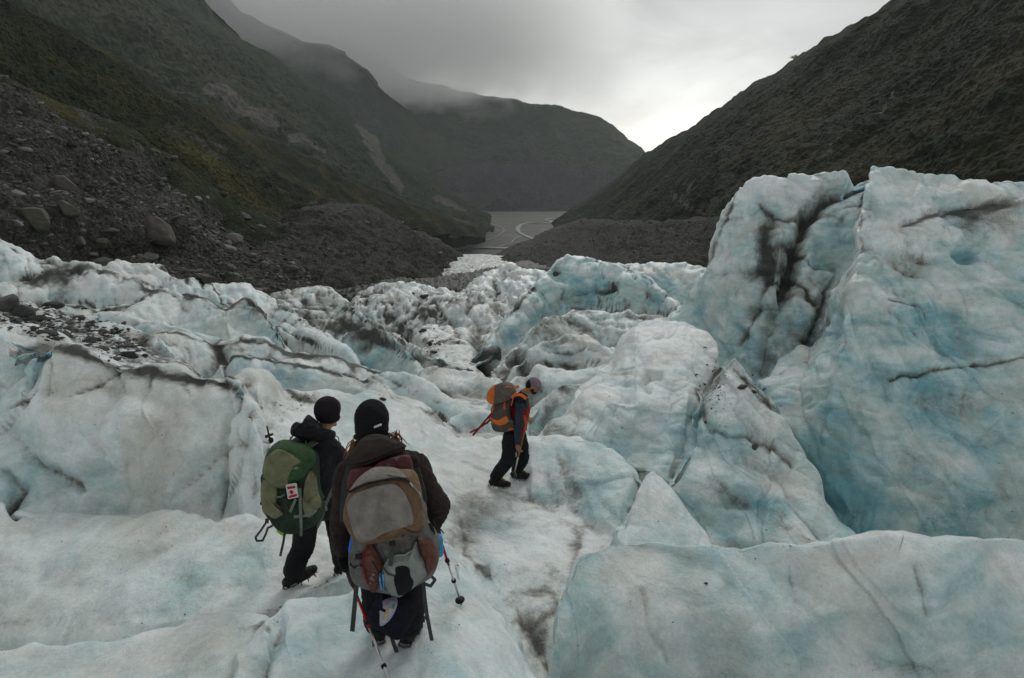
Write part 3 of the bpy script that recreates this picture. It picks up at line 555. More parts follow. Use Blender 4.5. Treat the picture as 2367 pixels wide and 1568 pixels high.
    rubn = .12*np.abs(noise(x*2.5, y*2.5, Z*2.5))+.05*noise(x*7, y*7, Z*7)
    D = D*1.0+rubn*np.clip(rub, 0, 1)*np.clip(y/14, .4, 5)-carve
    n = grid_normals(Pt); n = np.where(n[..., 2:3] < 0, -n, n)
    Pt = Pt+n*D[..., None]
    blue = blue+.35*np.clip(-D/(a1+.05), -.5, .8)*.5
    mask = None
    if skirt is not None:
        keep = Z > skirt(s, y)-1.3
        mask = keep[:-1, :-1] & keep[1:, 1:] & keep[:-1, 1:] & keep[1:, :-1]
    # boundary verts of a block sink straight down into the glacier below
    me = grid_mesh(gname, Pt, mask, dict(dirt=dirt, blue=blue, rubble=rub))
    GRIDS[gname] = (s[0], Pt)
    return me
gl = [f for f in fe if f.group == 'glacier']
me = build_group('glacier', -1.30, 1.30, 1.1, 900, 1150, 1350, gl, True)
tag(link('glacier_ice', me, ICE), kind='structure')
def gl_top(s, y):
    z = base_z(s, y)
    for f in gl: z = np.maximum(z, f.z(s, y)[0])
    return z
blocks = {
 'serac': ((.60, 1.45, 8.6, 23, 620, 640), 'ice_wall', 'huge blue ice wall split by a dark dirty cleft, towering at the right', 'ice wall'),
 'dome': ((.13, .62, 8.8, 18, 420, 380), 'ice_block', 'smooth rounded white ice block between the man in the cap and the blue ice wall', 'ice block'),
 'slab': ((.46, .90, 7.2, 13.5, 380, 380), 'ice_block', 'pointed leaning triangular ice slab with dark stones near its tip', 'ice block'),
 'pyramid': ((.32, .62, 5.7, 8.5, 260, 260), 'ice_block', 'small white pyramid of ice just above the foreground ice block', 'ice block'),
 'foreground': ((.15, 1.6, 3.2, 8.5, 900, 420), 'ice_block', 'wide smooth blue grey ice block filling the lower right corner', 'ice block'),
}
for gname, (g, nm, lab, cat) in blocks.items():
    ff = [f for f in fe if f.group == gname]
    g = (min(f.c[0, 0] for f in ff)-.02, min(max(f.c[-1, 0] for f in ff)+.02, 1.35))+g[2:]
    me = build_group(gname, *g, ff, False, skirt=lambda s, y: np.maximum(gl_top(s, y), -50)-.0)
    tag(link(nm, me, ICE), lab, cat)
def hit(X, Y, groups=None):
    """first point of the built ice on the sight line through a traced spot"""
    s, t = ray(X, Y); best = None
    for k, (ss_, Pt) in GRIDS.items():
        if groups and k not in groups: continue
        if s < ss_[0] or s > ss_[-1]: continue
        j = int(np.argmin(np.abs(ss_-s))); c = Pt[:, j]
        if k != 'glacier':
            ok = c[:, 2] > -40
        a = c[:, 2]-t*c[:, 1]
        w_ = np.where((a[1:] >= 0) & (a[:-1] < 0) & (c[1:, 2] > -900))[0]
        if k != 'glacier': w_ = w_[:1]
        if len(w_):
            i = w_[0]; f = -a[i]/(a[i+1]-a[i]); p = c[i]+(c[i+1]-c[i])*f
            if best is None or p[1] < best[1]: best = p
    return Vector(best) if best is not None else None
# ---------------------------------------------------------------- hillsides
def loft(name, crest, foot, nu, nv, bulge, noises, m, scree=None, back=.5, extra=None, under=.02):
    c, f = curve(crest), curve(foot)
    s0, s1 = max(c[0, 0], f[0, 0]), min(c[-1, 0], f[-1, 0])
    s = np.linspace(s0, s1, nu)
    Yc, Zc = np.interp(s, c[:, 0], c[:, 1]), np.interp(s, c[:, 0], c[:, 2])
    Yf, Zf = np.interp(s, f[:, 0], f[:, 1]), np.interp(s, f[:, 0], f[:, 2])
    nb = max(6, nv//8)
    v = np.concatenate([np.linspace(-.06, 1, nv), 1+np.linspace(0, .5, nb)[1:]])[:, None]
    vc = np.clip(v, 0, 1)
    pr = vc+bulge*vc*(1-vc)*(1.5-vc)
    Y = Yf+(Yc-Yf)*np.where(v > 1, v, vc)+np.minimum(v, 0)*Yf*.8
    Z = Zf+(Zc-Zf)*pr+np.minimum(v, 0)*under*Yf*6-np.maximum(v-1, 0)*(Yc-Yf)*back
    S = s[None, :]+0*v
    Pt = np.stack([S*Y, Y, Z], -1)
    n = grid_normals(Pt); n = np.where((n[..., 2:3] < 0), -n, n)
    D = 0
    x, y, z = Pt[..., 0], Pt[..., 1], Pt[..., 2]
    for kind, fr, am, (ax, ay, az) in noises:
        if kind == 'r': q = 1-2*np.abs(noise(x*fr*ax, y*fr*ay, z*fr*az+fr*31))
        elif kind == 'b': q = 2*np.abs(noise(x*fr*ax, y*fr*ay, z*fr*az+fr*11))-.6
        elif kind == 'f': q = fbm(x*fr*ax, y*fr*ay, z*fr*az, 4)
        D = D+am*q*(1 if fr*am < .12 and kind != 'f' else 1-.75*ss(.6, 1, v))
    sc = scree(Pt, vc+0*S) if scree else np.zeros(S.shape)
    Pt = Pt+n*D[..., None]
    o = tag(link(name, grid_mesh(name, Pt, None, dict(scree=sc)), m), kind='structure')
    GR2[name] = (s, Pt, nv)
    return o
GR2 = {}
def hit2(X, Y, name):
    s, t = ray(X, Y); ss_, Pt, nv = GR2[name]
    j = int(np.argmin(np.abs(ss_-s))); c = Pt[:, j]; a = c[:, 2]-t*c[:, 1]
    w_ = np.where((a[1:] >= 0) & (a[:-1] < 0))[0]
    if not len(w_): return None
    i = w_[0]; f = -a[i]/(a[i+1]-a[i]); return Vector(c[i]+(c[i+1]-c[i])*f)
def patches(lst, base=0.):
    def fn(Pt, v):
        u, w_ = project(Pt); sc = np.full(u.shape, base)
        wob = 14*noise(u/40, w_/40, 0*u)
        for pts, wd, st in lst:
            d = seg_dist(u+wob, w_+wob, pts); sc = sc+st*np.exp(-(d/wd)**2)
        return sc
    return fn
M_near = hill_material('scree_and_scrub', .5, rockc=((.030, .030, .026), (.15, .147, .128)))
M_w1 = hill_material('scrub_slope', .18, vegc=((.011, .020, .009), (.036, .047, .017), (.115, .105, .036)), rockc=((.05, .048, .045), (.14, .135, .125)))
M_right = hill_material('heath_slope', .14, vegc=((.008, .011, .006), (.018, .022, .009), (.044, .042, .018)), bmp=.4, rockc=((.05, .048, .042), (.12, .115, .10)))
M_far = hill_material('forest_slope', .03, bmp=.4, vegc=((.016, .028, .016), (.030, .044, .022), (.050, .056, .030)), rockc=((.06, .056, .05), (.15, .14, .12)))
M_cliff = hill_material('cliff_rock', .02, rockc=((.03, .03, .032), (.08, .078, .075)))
# near scree spur on the left
def sc_U(Pt, v):
    u, w_ = project(Pt)
    base = .95-.75*ss(.50, .80, v)
    g = noise(Pt[..., 0]*.05, Pt[..., 1]*.05+4, Pt[..., 2]*.05)
    st = noise((u+w_*1.1)/160, (w_-u*.72)/34, 0*u)
    return base+.35*g+.55*st*ss(.2, .6, v)
loft('scree_spur', [(-500,-40,48),(-250,80,55),(0,170,62),(130,225,68),(270,275,75),(320,300,79),(390,350,85),(435,392,90),(500,440,97),(570,490,106),(650,518,116),(700,540,122)],
     [(-500,520,22),(-250,560,27),(0,600,31),(200,645,36),(400,690,42),(640,715,52),(700,712,56)], 760, 520, .25,
     [('f', .03, 3.0, (1, 1, 1)), ('b', .12, 1.3, (1, .5, 1.4)), ('b', .35, .50, (1, 1, 1)), ('b', .9, .20, (1, 1, 1)), ('b', 2.1, .08, (1, 1, 1))], M_near, sc_U)
loft('moraine_bank', [(560,600,110),(640,545,140),(700,482,170),(760,475,185),(830,478,210),(870,488,235),(930,520,270),(990,548,310),(1040,576,340),(1070,596,360),(1090,608,370)],
     [(560,700,60),(640,700,64),(700,700,70),(850,678,88),(930,662,100),(1000,648,150),(1085,615,280)], 420, 320, .3,
     [('f', .015, 3, (1, 1, 1)), ('r', .06, 1.6, (1, .6, 1)), ('r', .11, 1.1, (.5, 1.6, .5)), ('b', .25, .8, (1, 1, 1)), ('b', .7, .4, (1, 1, 1))], M_near, patches([([(640,560),(700,500),(760,490)], 20, -.5)], 1.0))
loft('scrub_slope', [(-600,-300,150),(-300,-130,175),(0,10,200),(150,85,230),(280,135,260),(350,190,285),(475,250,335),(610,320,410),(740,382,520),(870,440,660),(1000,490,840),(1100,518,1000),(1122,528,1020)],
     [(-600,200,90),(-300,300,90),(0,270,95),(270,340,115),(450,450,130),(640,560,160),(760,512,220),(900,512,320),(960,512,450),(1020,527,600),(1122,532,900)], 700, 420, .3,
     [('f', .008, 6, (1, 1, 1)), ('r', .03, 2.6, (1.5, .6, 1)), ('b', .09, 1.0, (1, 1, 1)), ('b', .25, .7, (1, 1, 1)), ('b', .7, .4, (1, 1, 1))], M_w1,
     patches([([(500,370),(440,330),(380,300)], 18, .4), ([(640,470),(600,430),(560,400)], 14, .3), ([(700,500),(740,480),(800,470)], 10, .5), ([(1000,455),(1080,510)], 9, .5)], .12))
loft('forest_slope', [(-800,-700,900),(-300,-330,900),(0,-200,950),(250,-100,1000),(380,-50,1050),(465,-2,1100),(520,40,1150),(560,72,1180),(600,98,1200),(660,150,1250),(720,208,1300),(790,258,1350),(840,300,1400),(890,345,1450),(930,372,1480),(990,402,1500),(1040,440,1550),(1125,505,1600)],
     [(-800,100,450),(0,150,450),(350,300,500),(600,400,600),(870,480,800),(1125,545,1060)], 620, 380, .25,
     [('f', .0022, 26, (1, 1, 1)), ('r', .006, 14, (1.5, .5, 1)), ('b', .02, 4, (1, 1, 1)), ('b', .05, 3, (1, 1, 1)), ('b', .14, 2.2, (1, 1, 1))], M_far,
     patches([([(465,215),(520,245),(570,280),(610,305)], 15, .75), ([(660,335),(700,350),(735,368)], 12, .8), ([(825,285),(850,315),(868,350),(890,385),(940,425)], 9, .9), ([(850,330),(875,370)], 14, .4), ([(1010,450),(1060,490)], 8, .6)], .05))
loft('grey_bank', [(1140,596,480),(1180,572,560),(1230,556,640),(1290,524,760),(1350,508,640),(1420,512,470),(1500,512,340),(1580,512,270),(1660,507,215),(1720,502,190),(1850,505,160),(2000,525,130),(2500,540,100)],
     [(1140,605,380),(1180,612,260),(1280,628,170),(1450,650,120),(1640,660,85),(1900,650,60),(2500,640,50)], 520, 260, .2,
     [('f', .01, 3.5, (1, 1, 1)), ('r', .05, 1.6, (1, .6, 1)), ('b', .2, .8, (1, 1, 1)), ('b', .6, .5, (1, 1, 1))], M_near, patches([], 1.1))
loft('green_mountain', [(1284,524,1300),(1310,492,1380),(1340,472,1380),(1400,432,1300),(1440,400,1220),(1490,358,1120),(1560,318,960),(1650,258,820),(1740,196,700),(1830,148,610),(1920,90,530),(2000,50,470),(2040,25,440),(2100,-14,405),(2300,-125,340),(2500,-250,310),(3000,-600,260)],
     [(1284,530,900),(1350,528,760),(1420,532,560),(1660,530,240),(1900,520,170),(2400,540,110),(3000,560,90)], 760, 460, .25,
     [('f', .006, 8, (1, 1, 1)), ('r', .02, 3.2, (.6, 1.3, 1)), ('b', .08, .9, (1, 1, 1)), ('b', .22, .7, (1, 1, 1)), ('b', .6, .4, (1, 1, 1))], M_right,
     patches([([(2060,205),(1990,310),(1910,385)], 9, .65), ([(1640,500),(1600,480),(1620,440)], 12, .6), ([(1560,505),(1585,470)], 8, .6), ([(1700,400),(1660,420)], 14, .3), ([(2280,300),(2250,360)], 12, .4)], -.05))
loft('far_mountain', [(250,-200,2700),(480,-60,2700),(560,28,2700),(640,60,2700),(700,92,2650),(760,100,2550),(800,115,2550),(850,152,2600),(880,186,2600),(920,222,2650),(960,262,2700),(1010,302,2750),(1050,342,2800),(1100,382,2850),(1180,430,2900)],
     [(250,300,2460),(480,300,2460),(760,420,2460),(1180,500,2460)], 360, 260, .1,
     [('f', .001, 120, (1, 1, 1)), ('r', .004, 50, (1.4, .5, 1)), ('b', .015, 14, (1, 1, 1)), ('b', .05, 6, (1, 1, 1))], M_far)
loft('distant_mountain', [(700,60,3900),(850,110,3900),(940,165,3900),(1040,190,3900),(1130,222,3900),(1230,233,3850),(1300,240,3800),(1350,258,3800),(1400,284,3800),(1440,310,3800),(1475,340,3800),(1496,360,3800),(1540,400,3800),(1620,470,3800)],
     [(700,420,3000),(1100,480,3000),(1620,505,3000)], 460, 260, .1,
     [('f', .0007, 160, (1, 1, 1)), ('r', .003, 60, (1.4, .5, 1)), ('b', .012, 18, (1, 1, 1)), ('b', .04, 8, (1, 1, 1))], M_far)
loft('river_cliff', [(960,392,2520),(1000,398,2520),(1050,382,2520),(1110,372,2520),(1160,380,2520),(1200,374,2520),(1250,362,2520),(1290,370,2520),(1320,396,2520),(1345,402,2520),(1368,386,2520),(1395,394,2520),(1430,452,2520),(1460,500,2520)],
     [(960,505,2450),(1110,500,2450),(1250,492,2450),(1460,505,2450)], 420, 220, .8,
     [('f', .003, 20, (1, 1, 1)), ('r', .012, 9, (1, 1, .25)), ('r', .04, 4, (1, 1, .2))], M_cliff, lambda Pt, v: 1.2-.9*ss(.8, 1.0, v))
# ---------------------------------------------------------------- valley floor, river
ZV = -168.0
m, nt, b = mat('river_gravel'); g = nt.nodes.new('ShaderNodeNewGeometry')
rc = ramp(nt, tnoise(nt, g.outputs['Position'], .011, 8, .7, 1.5), [(.3, (.06, .058, .052)), (.7, (.15, .145, .13))]); L(nt, rc.outputs[0], b.inputs['Base Color']); b.inputs['Roughness'].default_value = .9
def plane_pt(X, Y, z):
    s, t = ray(X, Y); d = z/t; return (s*d, d, z)
xx, yy = np.meshgrid(np.linspace(-3000, 3000, 90), np.linspace(-500, 2286, 90))
Pt = np.stack([xx, yy, ZV+1.2*noise(xx/90, yy/90, 0*xx)-np.where(yy < 300, 60, 0)], -1)
tag(link('valley_floor', grid_mesh('valley_floor', Pt), m), kind='structure')
m2, nt, b = mat('river_water'); b.inputs['Base Color'].default_value = (.30, .315, .30, 1); b.inputs['Roughness'].default_value = .3
def ribbon(name, left, right, z, m):
    n = 60
    def rs(p):
        p = np.array([plane_pt(X, Y, z) for X, Y in p]); t = np.linspace(0, len(p)-1, n)
        return np.stack([np.interp(t, np.arange(len(p)), p[:, i]) for i in range(3)], -1)
    return tag(link(name, grid_mesh(name, np.stack([rs(left), rs(right)])), m), kind='structure')
zr = ZV+2.2
def channel(name, pts, wpx, z):
    p = np.array(pts, float); q = []
    for k in range(len(p)-1):
        for u in np.linspace(0, 1, 8, endpoint=False):
            a, b, c, d = p[max(k-1, 0)], p[k], p[k+1], p[min(k+2, len(p)-1)]
            q.append(.5*((2*b)+(-a+c)*u+(2*a-5*b+4*c-d)*u*u+(-a+3*b-3*c+d)*u**3))
    q = np.array(q+[p[-1]]); W = np.array([plane_pt(X, Y, z) for X, Y in q]); T = np.gradient(W, axis=0); T /= np.linalg.norm(T, axis=1)[:, None]
    S = np.stack([-T[:, 1], T[:, 0], 0*T[:, 0]], -1); wd = (wpx*(1+.5*noise(W[:, 0]*.02, W[:, 1]*.02, W[:, 0]*0)))[:, None]
    return tag(link(name, grid_mesh(name, np.stack([W-S*wd, W+S*wd])), m2), kind='structure')
channel('river', [(1292,505),(1268,505),(1262,508),(1275,511),(1268,514),(1240,513),(1215,516),(1202,521),(1197,528),(1200,536),(1212,543),(1232,551),(1250,556)], 5.5, zr)
channel('side_channel', [(1100,512),(1140,518),(1165,530),(1150,545),(1120,556),(1090,566),(1070,574)], 1.3, zr-.3)
channel('side_channel', [(1250,498),(1200,504),(1150,508),(1110,520)], 1.0, zr-.3)
channel('side_channel', [(1212,543),(1190,552),(1180,562),(1150,569)], 1.3, zr-.3)
ribbon('river_pool', [(1030,578),(1060,573),(1110,570),(1175,571)], [(1030,592),(1060,577),(1110,573),(1175,574)], zr, m2)
# wide ground far below and behind everything, out to the horizon
m3, nt, b = mat('far_ground'); b.inputs['Base Color'].default_value = (.05, .055, .045, 1); b.inputs['Roughness'].default_value = 1
xx, yy = np.meshgrid(np.linspace(-12000, 12000, 30), np.linspace(2292, 14000, 60))
tag(link('far_ground', grid_mesh('far_ground', np.stack([xx, yy, 0*xx+ZV-8], -1)), m3), kind='structure')

# ---------------------------------------------------------------- air and low cloud
def box_mesh(name, lo, hi):
    bm = bmesh.new(); bmesh.ops.create_cube(bm, size=1)
    for v in bm.verts:
        v.co = [lo[i]+(v.co[i]+.5)*(hi[i]-lo[i]) for i in range(3)]
    me = bpy.data.meshes.new(name); bm.to_mesh(me); bm.free(); return me
mh = bpy.data.materials.new('haze'); mh.use_nodes = True; nt = mh.node_tree; nt.nodes.clear()
pv = N(nt, 'ShaderNodeVolumePrincipled', Density=HAZE, Color=(.80, .86, .88, 1), Anisotropy=.1)
o = nt.nodes.new('ShaderNodeOutputMaterial'); L(nt, pv.outputs[0], o.inputs['Volume'])
hz = tag(link('haze', box_mesh('haze', (-4500, -60, -260), (4500, 2289, 1900)), mh), kind='stuff')
mc = bpy.data.materials.new('low_cloud'); mc.use_nodes = True; nt = mc.node_tree; nt.nodes.clear()
g = nt.nodes.new('ShaderNodeNewGeometry'); sp = nt.nodes.new('ShaderNodeSeparateXYZ'); L(nt, g.outputs['Position'], sp.inputs[0])
mp = nt.nodes.new('ShaderNodeMapping'); mp.inputs['Scale'].default_value = (1, 1, 1.3); L(nt, g.outputs['Position'], mp.inputs[0])
cn = tnoise(nt, mp.outputs[0], .0055, 6, .64, .4)
# base height falls a little with distance; fades out towards the valley mouth
bh = mathn(nt, 'ADD', mathn(nt, 'MULTIPLY', sp.outputs[1], -.060), 468)
hgt = mathn(nt, 'DIVIDE', mathn(nt, 'SUBTRACT', sp.outputs[2], bh), 95)
rx = mathn(nt, 'DIVIDE', mathn(nt, 'SUBTRACT', sp.outputs[0], mathn(nt, 'ADD', mathn(nt, 'MULTIPLY', sp.outputs[1], .22), -1150)), 1000)
rx = mathn(nt, 'MAXIMUM', rx, 0)
e = mathn(nt, 'ADD', hgt, mathn(nt, 'MULTIPLY', mathn(nt, 'SUBTRACT', cn, .5), 5.0))
e = mathn(nt, 'SUBTRACT', mathn(nt, 'MINIMUM', e, 1.6), mathn(nt, 'MULTIPLY', rx, 1.6))
dn = mathn(nt, 'MULTIPLY', mathn(nt, 'MAXIMUM', mathn(nt, 'MINIMUM', e, 1.0), 0), CLOUD)
pv = N(nt, 'ShaderNodeVolumePrincipled', Color=(.999, .999, .999, 1), Anisotropy=.55); L(nt, dn, pv.inputs['Density'])
o = nt.nodes.new('ShaderNodeOutputMaterial'); L(nt, pv.outputs[0], o.inputs['Volume'])
tag(link('low_cloud', box_mesh('low_cloud', (-2600, 2330, 190), (900, 4200, 1150)), mc), kind='stuff')

# small tree standing on the right hand skyline
pt = P(1834, 147, 604); tr_ = empty('tree', pt+Vector((0, -1, -.5))); tr_.scale = (.42, .42, .42); tag(tr_, 'lone small tree standing up from the right hand skyline', 'tree')
rt = random.Random(2); bm = bmesh.new()
for s0, s1 in (((0, 0, 0), (1, 0, 9)), ((1, 0, 7), (5, 0, 13)), ((.6, 0, 6), (-4, 0, 12))):
    n_ = 8; v = [[bm.verts.new(Vector(a)+Vector((math.cos(q*.785)*.5, math.sin(q*.785)*.5, 0))) for q in range(n_)] for a in (s0, s1)]
    for q in range(n_): bm.faces.new((v[0][q], v[0][(q+1) % n_], v[1][(q+1) % n_], v[1][q]))
me = bpy.data.meshes.new('trunk'); bm.to_mesh(me); bm.free(); link('trunk', me, M_far, tr_)
bm = bmesh.new()
for _ in range(500):
    c = Vector(rt.choice(((1, 0, 12), (6, 0, 14), (-5, 0, 13), (2, 0, 16))))+Vector([rt.gauss(0, 2.0), rt.gauss(0, 2.0), rt.gauss(0, 1.1)])
    a, b_ = Vector([rt.gauss(0, .6) for _ in range(3)]), Vector([rt.gauss(0, .6) for _ in range(3)])
    bm.faces.new([bm.verts.new(c+a), bm.verts.new(c+b_), bm.verts.new(c-a)])
me = bpy.data.meshes.new('crown'); bm.to_mesh(me); bm.free(); link('crown', me, M_far, tr_)
# ---------------------------------------------------------------- cloth, skin, metal
def cloth(name, c, rough=.85, var=.25, weave=260, spec=.2, fold=.0):
    m, nt, b = mat(name); g = nt.nodes.new('ShaderNodeTexCoord'); pos = g.outputs['Object']
    a = tnoise(nt, pos, 9, 5, .6); f = tnoise(nt, pos, weave, 2, .6)
    k = ramp(nt, a, [(.3, 1-var*1.3), (.7, 1+var*1.3)])
    L(nt, mixc(nt, 1.0, c, k.outputs[0], 'MULTIPLY'), b.inputs['Base Color'])
    b.inputs['Roughness'].default_value = rough; b.inputs['Specular IOR Level'].default_value = spec
    b1 = N(nt, 'ShaderNodeBump', Strength=1.0, Distance=.035); L(nt, tnoise(nt, pos, 9, 6, .6, 2.0), b1.inputs['Height'])
    b2 = N(nt, 'ShaderNodeBump', Strength=.3, Distance=.0015); L(nt, f, b2.inputs['Height']); L(nt, b1.outputs[0], b2.inputs['Normal'])
    L(nt, b2.outputs[0], b.inputs['Normal'])
    return m
C = dict(
 jacket_brown=cloth('brown_shell_fabric', (.030, .021, .019)), hood_brown=cloth('brown_hood_fabric', (.040, .030, .026)),
 black=cloth('black_fabric', (.0075, .0078, .0095)), black2=cloth('black_shell_fabric', (.011, .011, .015), .7), wool=cloth('black_fleece', (.008, .008, .010), .95, weave=500), wool2=cloth('dark_knit', (.013, .010, .013), .95, weave=320),
 navy=cloth('navy_cotton', (.008, .009, .018), .95), grey=cloth('grey_pack_cloth', (.215, .200, .178), .8, .2), lgrey=cloth('light_grey_stretch_mesh', (.22, .245, .228), .8, .15),
 mgrey=cloth('mid_grey_pack_cloth', (.135, .132, .122), .8), bronze=cloth('bronze_nylon', (.15, .085, .042), .6, .3, spec=.35), rust=cloth('rust_nylon', (.115, .040, .027), .6, .3, spec=.35), maroon=cloth('maroon_nylon', (.075, .013, .021), .55, .3, spec=.4),
 strap=cloth('grey_webbing', (.050, .055, .055), .8, .1, 400), gstrap=cloth('pale_green_webbing', (.15, .19, .16), .8, .1, 400), dark=cloth('dark_webbing', (.018, .018, .018), .7),
 green=cloth('green_nylon', (.030, .078, .026), .65, .3, spec=.3), dgreen=cloth('dark_green_nylon', (.012, .030, .013), .65, .3, spec=.3), khaki=cloth('khaki_pack_cloth', (.175, .175, .10), .8, .2),
 taupe=cloth('taupe_pack_cloth', (.125, .10, .085), .7, .25), taupe2=cloth('dark_taupe_pack_cloth', (.080, .071, .060), .7, .2), orange=cloth('orange_nylon', (.62, .15, .03), .6, .2), orange2=cloth('orange_red_webbing', (.60, .11, .035), .7, .2), redstrap=cloth('red_webbing', (.17, .014, .018), .7),
 red=cloth('red_vest_fabric', (.30, .012, .026), .7), slate=cloth('slate_blue_shirt', (.030, .036, .052), .85), vestb=cloth('dark_yoke_fabric', (.012, .012, .017), .85), pants=cloth('black_trousers', (.011, .012, .014), .8),
 cap=cloth('faded_grey_violet_cotton', (.17, .145, .172), .9, .12), skin=cloth('skin', (.33, .18, .11), .55, .12, 120, .4), beard=cloth('dark_beard', (.020, .012, .008), .9), hair=cloth('black_hair', (.008, .007, .007), .6), ginger=cloth('ginger_hair', (.20, .085, .028), .5, .4),
 boot=cloth('boot_leather', (.022, .018, .016), .6, .3, 90), gloves=cloth('black_gloves', (.010, .012, .013), .8), teal=cloth('teal_trim', (.03, .12, .12), .7),
 blue=cloth('blue_plastic', (.012, .13, .75), .35, .05), cyan=cloth('light_blue_cloth', (.05, .28, .55), .5, .1), yellow=cloth('yellow_laces', (.42, .28, .02), .7), lime=cloth('lime_plastic', (.30, .55, .01), .3, .1),
 white=cloth('white_patch', (.62, .60, .62), .7, .05), lilac=cloth('lilac_patch', (.34, .33, .42), .8, .08), redp=cloth('red_print', (.45, .012, .02), .7, .05), gold=cloth('gold_print', (.48, .36, .04), .7, .1), greenp=cloth('green_print', (.04, .34, .16), .7, .1), wood=cloth('ash_wood', (.30, .17, .075), .6, .3, 60), foam=cloth('dark_cork_grip', (.055, .048, .042), .9))
def metal(name, c, r=.35):
    m, nt, b = mat(name); b.inputs['Base Color'].default_value = (*c, 1); b.inputs['Metallic'].default_value = .9; b.inputs['Roughness'].default_value = r
    g = nt.nodes.new('ShaderNodeTexCoord'); rr = ramp(nt, tnoise(nt, g.outputs['Object'], 30, 4), [(.3, r*.7), (.7, r*1.5)]); L(nt, rr.outputs[0], b.inputs['Roughness']); return m
C['silver'] = metal('brushed_aluminium', (.55, .55, .56)); C['steel'] = metal('dark_steel', (.12, .12, .125), .45); C['redmetal'] = metal('red_anodised', (.45, .03, .03), .4); C['bluemetal'] = metal('blue_anodised', (.10, .32, .62), .3)
# ---------------------------------------------------------------- shapes
def new_obj(name, bm, m, parent=None, smooth=True):
    me = bpy.data.meshes.new(name); bm.to_mesh(me); bm.free()
    if smooth: me.polygons.foreach_set('use_smooth', np.ones(len(me.polygons), bool))
    return link(name, me, m, parent)
def frame(d):
    d = Vector(d).normalized(); a = Vector((0, 0, 1)) if abs(d.z) < .9 else Vector((1, 0, 0))
    x = d.cross(a).normalized(); return x, d.cross(x).normalized(), d
def add_sphere(bm, c, r, rot=None, sub=2):
    r = r if hasattr(r, '__len__') else (r, r, r)
    M = Matrix.Translation(c) @ (rot.to_4x4() if rot is not None else Matrix.Identity(4)) @ Matrix.Diagonal((*r, 1))
    bmesh.ops.create_icosphere(bm, subdivisions=sub, radius=1, matrix=M)
def add_tube(bm, pts, rad, n=10, cap=True, flat=None):
    pts = [Vector(p) for p in pts]; rad = rad if hasattr(rad, '__len__') else [rad]*len(pts)
    rings = []
    x0 = None
    for i, p in enumerate(pts):
        d = (pts[min(i+1, len(pts)-1)]-pts[max(i-1, 0)])
        x, y, z = frame(d)
        if x0 is not None:
            x = (x0-z*x0.dot(z)).normalized(); y = z.cross(x)
        x0 = x
        rings.append([bm.verts.new(p+(x*math.cos(a)+y*math.sin(a))*rad[i]) for a in [2*math.pi*k/n for k in range(n)]])
    for a, b in zip(rings[:-1], rings[1:]):
        for k in range(n): bm.faces.new((a[k], a[(k+1) % n], b[(k+1) % n], b[k]))
    if cap:
        bm.faces.new(rings[0][::-1]); bm.faces.new(rings[-1])
def add_caps(bm, p0, r0, p1, r1):
    p0, p1 = Vector(p0), Vector(p1)
    add_sphere(bm, p0, r0); add_sphere(bm, p1, r1); add_tube(bm, [p0, p1], [r0, r1], 20)
def add_cone(bm, p0, p1, r0, r1, n=8): add_tube(bm, [p0, p1], [r0, r1], n)
def tube(name, pts, rad, m, parent=None, n=10):
    bm = bmesh.new(); add_tube(bm, pts, rad, n); return new_obj(name, bm, m, parent)
def blob(name, prims, voxel, m, parent=None, smooth=6, wr=0, wf=14, stretch=(1, 1, 1)):
    """one continuous skin over tapered limbs: ('c', p0, r0, p1, r1) or ('e', centre, radii, rotation)"""
    bm = bmesh.new()
    for p in prims:
        if p[0] == 'c': add_caps(bm, *p[1:])
        else: add_sphere(bm, p[1], p[2], p[3] if len(p) > 3 else None, 3)
    me = bpy.data.meshes.new(name+'_raw'); bm.to_mesh(me); bm.free()
    o = bpy.data.objects.new(name+'_raw', me); col.objects.link(o)
    r = o.modifiers.new('r', 'REMESH'); r.mode = 'VOXEL'; r.voxel_size = voxel
    s = o.modifiers.new('s', 'SMOOTH'); s.iterations = smooth; s.factor = .6
    dg = bpy.context.evaluated_depsgraph_get(); ev = o.evaluated_get(dg)
    out = bpy.data.meshes.new_from_object(ev); bpy.data.objects.remove(o); bpy.data.meshes.remove(me)
    n = len(out.vertices); co = np.empty(n*3, np.float32); out.vertices.foreach_get('co', co); co = co.reshape(-1, 3)
    if wr:
        no = np.empty(n*3, np.float32); out.vertex_normals.foreach_get('vector', no); no = no.reshape(-1, 3)
        q = 1-2*np.abs(noise(co[:, 0]*wf*stretch[0]+2*noise(co[:, 0]*5, co[:, 1]*5, co[:, 2]*5), co[:, 1]*wf*stretch[1], co[:, 2]*wf*stretch[2]))
        q2 = noise(co[:, 0]*wf*.35, co[:, 1]*wf*.35+9, co[:, 2]*wf*.35)
        co = co+no*(wr*(q*.6+q2))[:, None]
        out.vertices.foreach_set('co', co.ravel())
    out.polygons.foreach_set('use_smooth', np.ones(len(out.polygons), bool)); out.update(); out.name = name
    out.materials.clear()
    return link(name, out, m, parent)
def smooth_loop(p, n):
    p = np.array(p, float); m = len(p); out = []
    seg = np.linalg.norm(np.roll(p, -1, 0)-p, axis=1); t = np.concatenate([[0], np.cumsum(seg)]); q = np.linspace(0, t[-1], n, endpoint=False)
    for s in q:
        i = min(int(np.searchsorted(t, s, 'right')-1), m-1); u = (s-t[i])/seg[i]
        a, b, c, d = p[i-1], p[i], p[(i+1) % m], p[(i+2) % m]
        out.append(.5*((2*b)+(-a+c)*u+(2*a-5*b+4*c-d)*u*u+(-a+3*b-3*c+d)*u**3))
    return np.array(out)
def tr(X, Y, o, n):
    """sight line through a traced spot met with the plane through o with normal n"""
    s, t = ray(X, Y); d = Vector((s, 1, t)); return d*(o.dot(n)/d.dot(n))
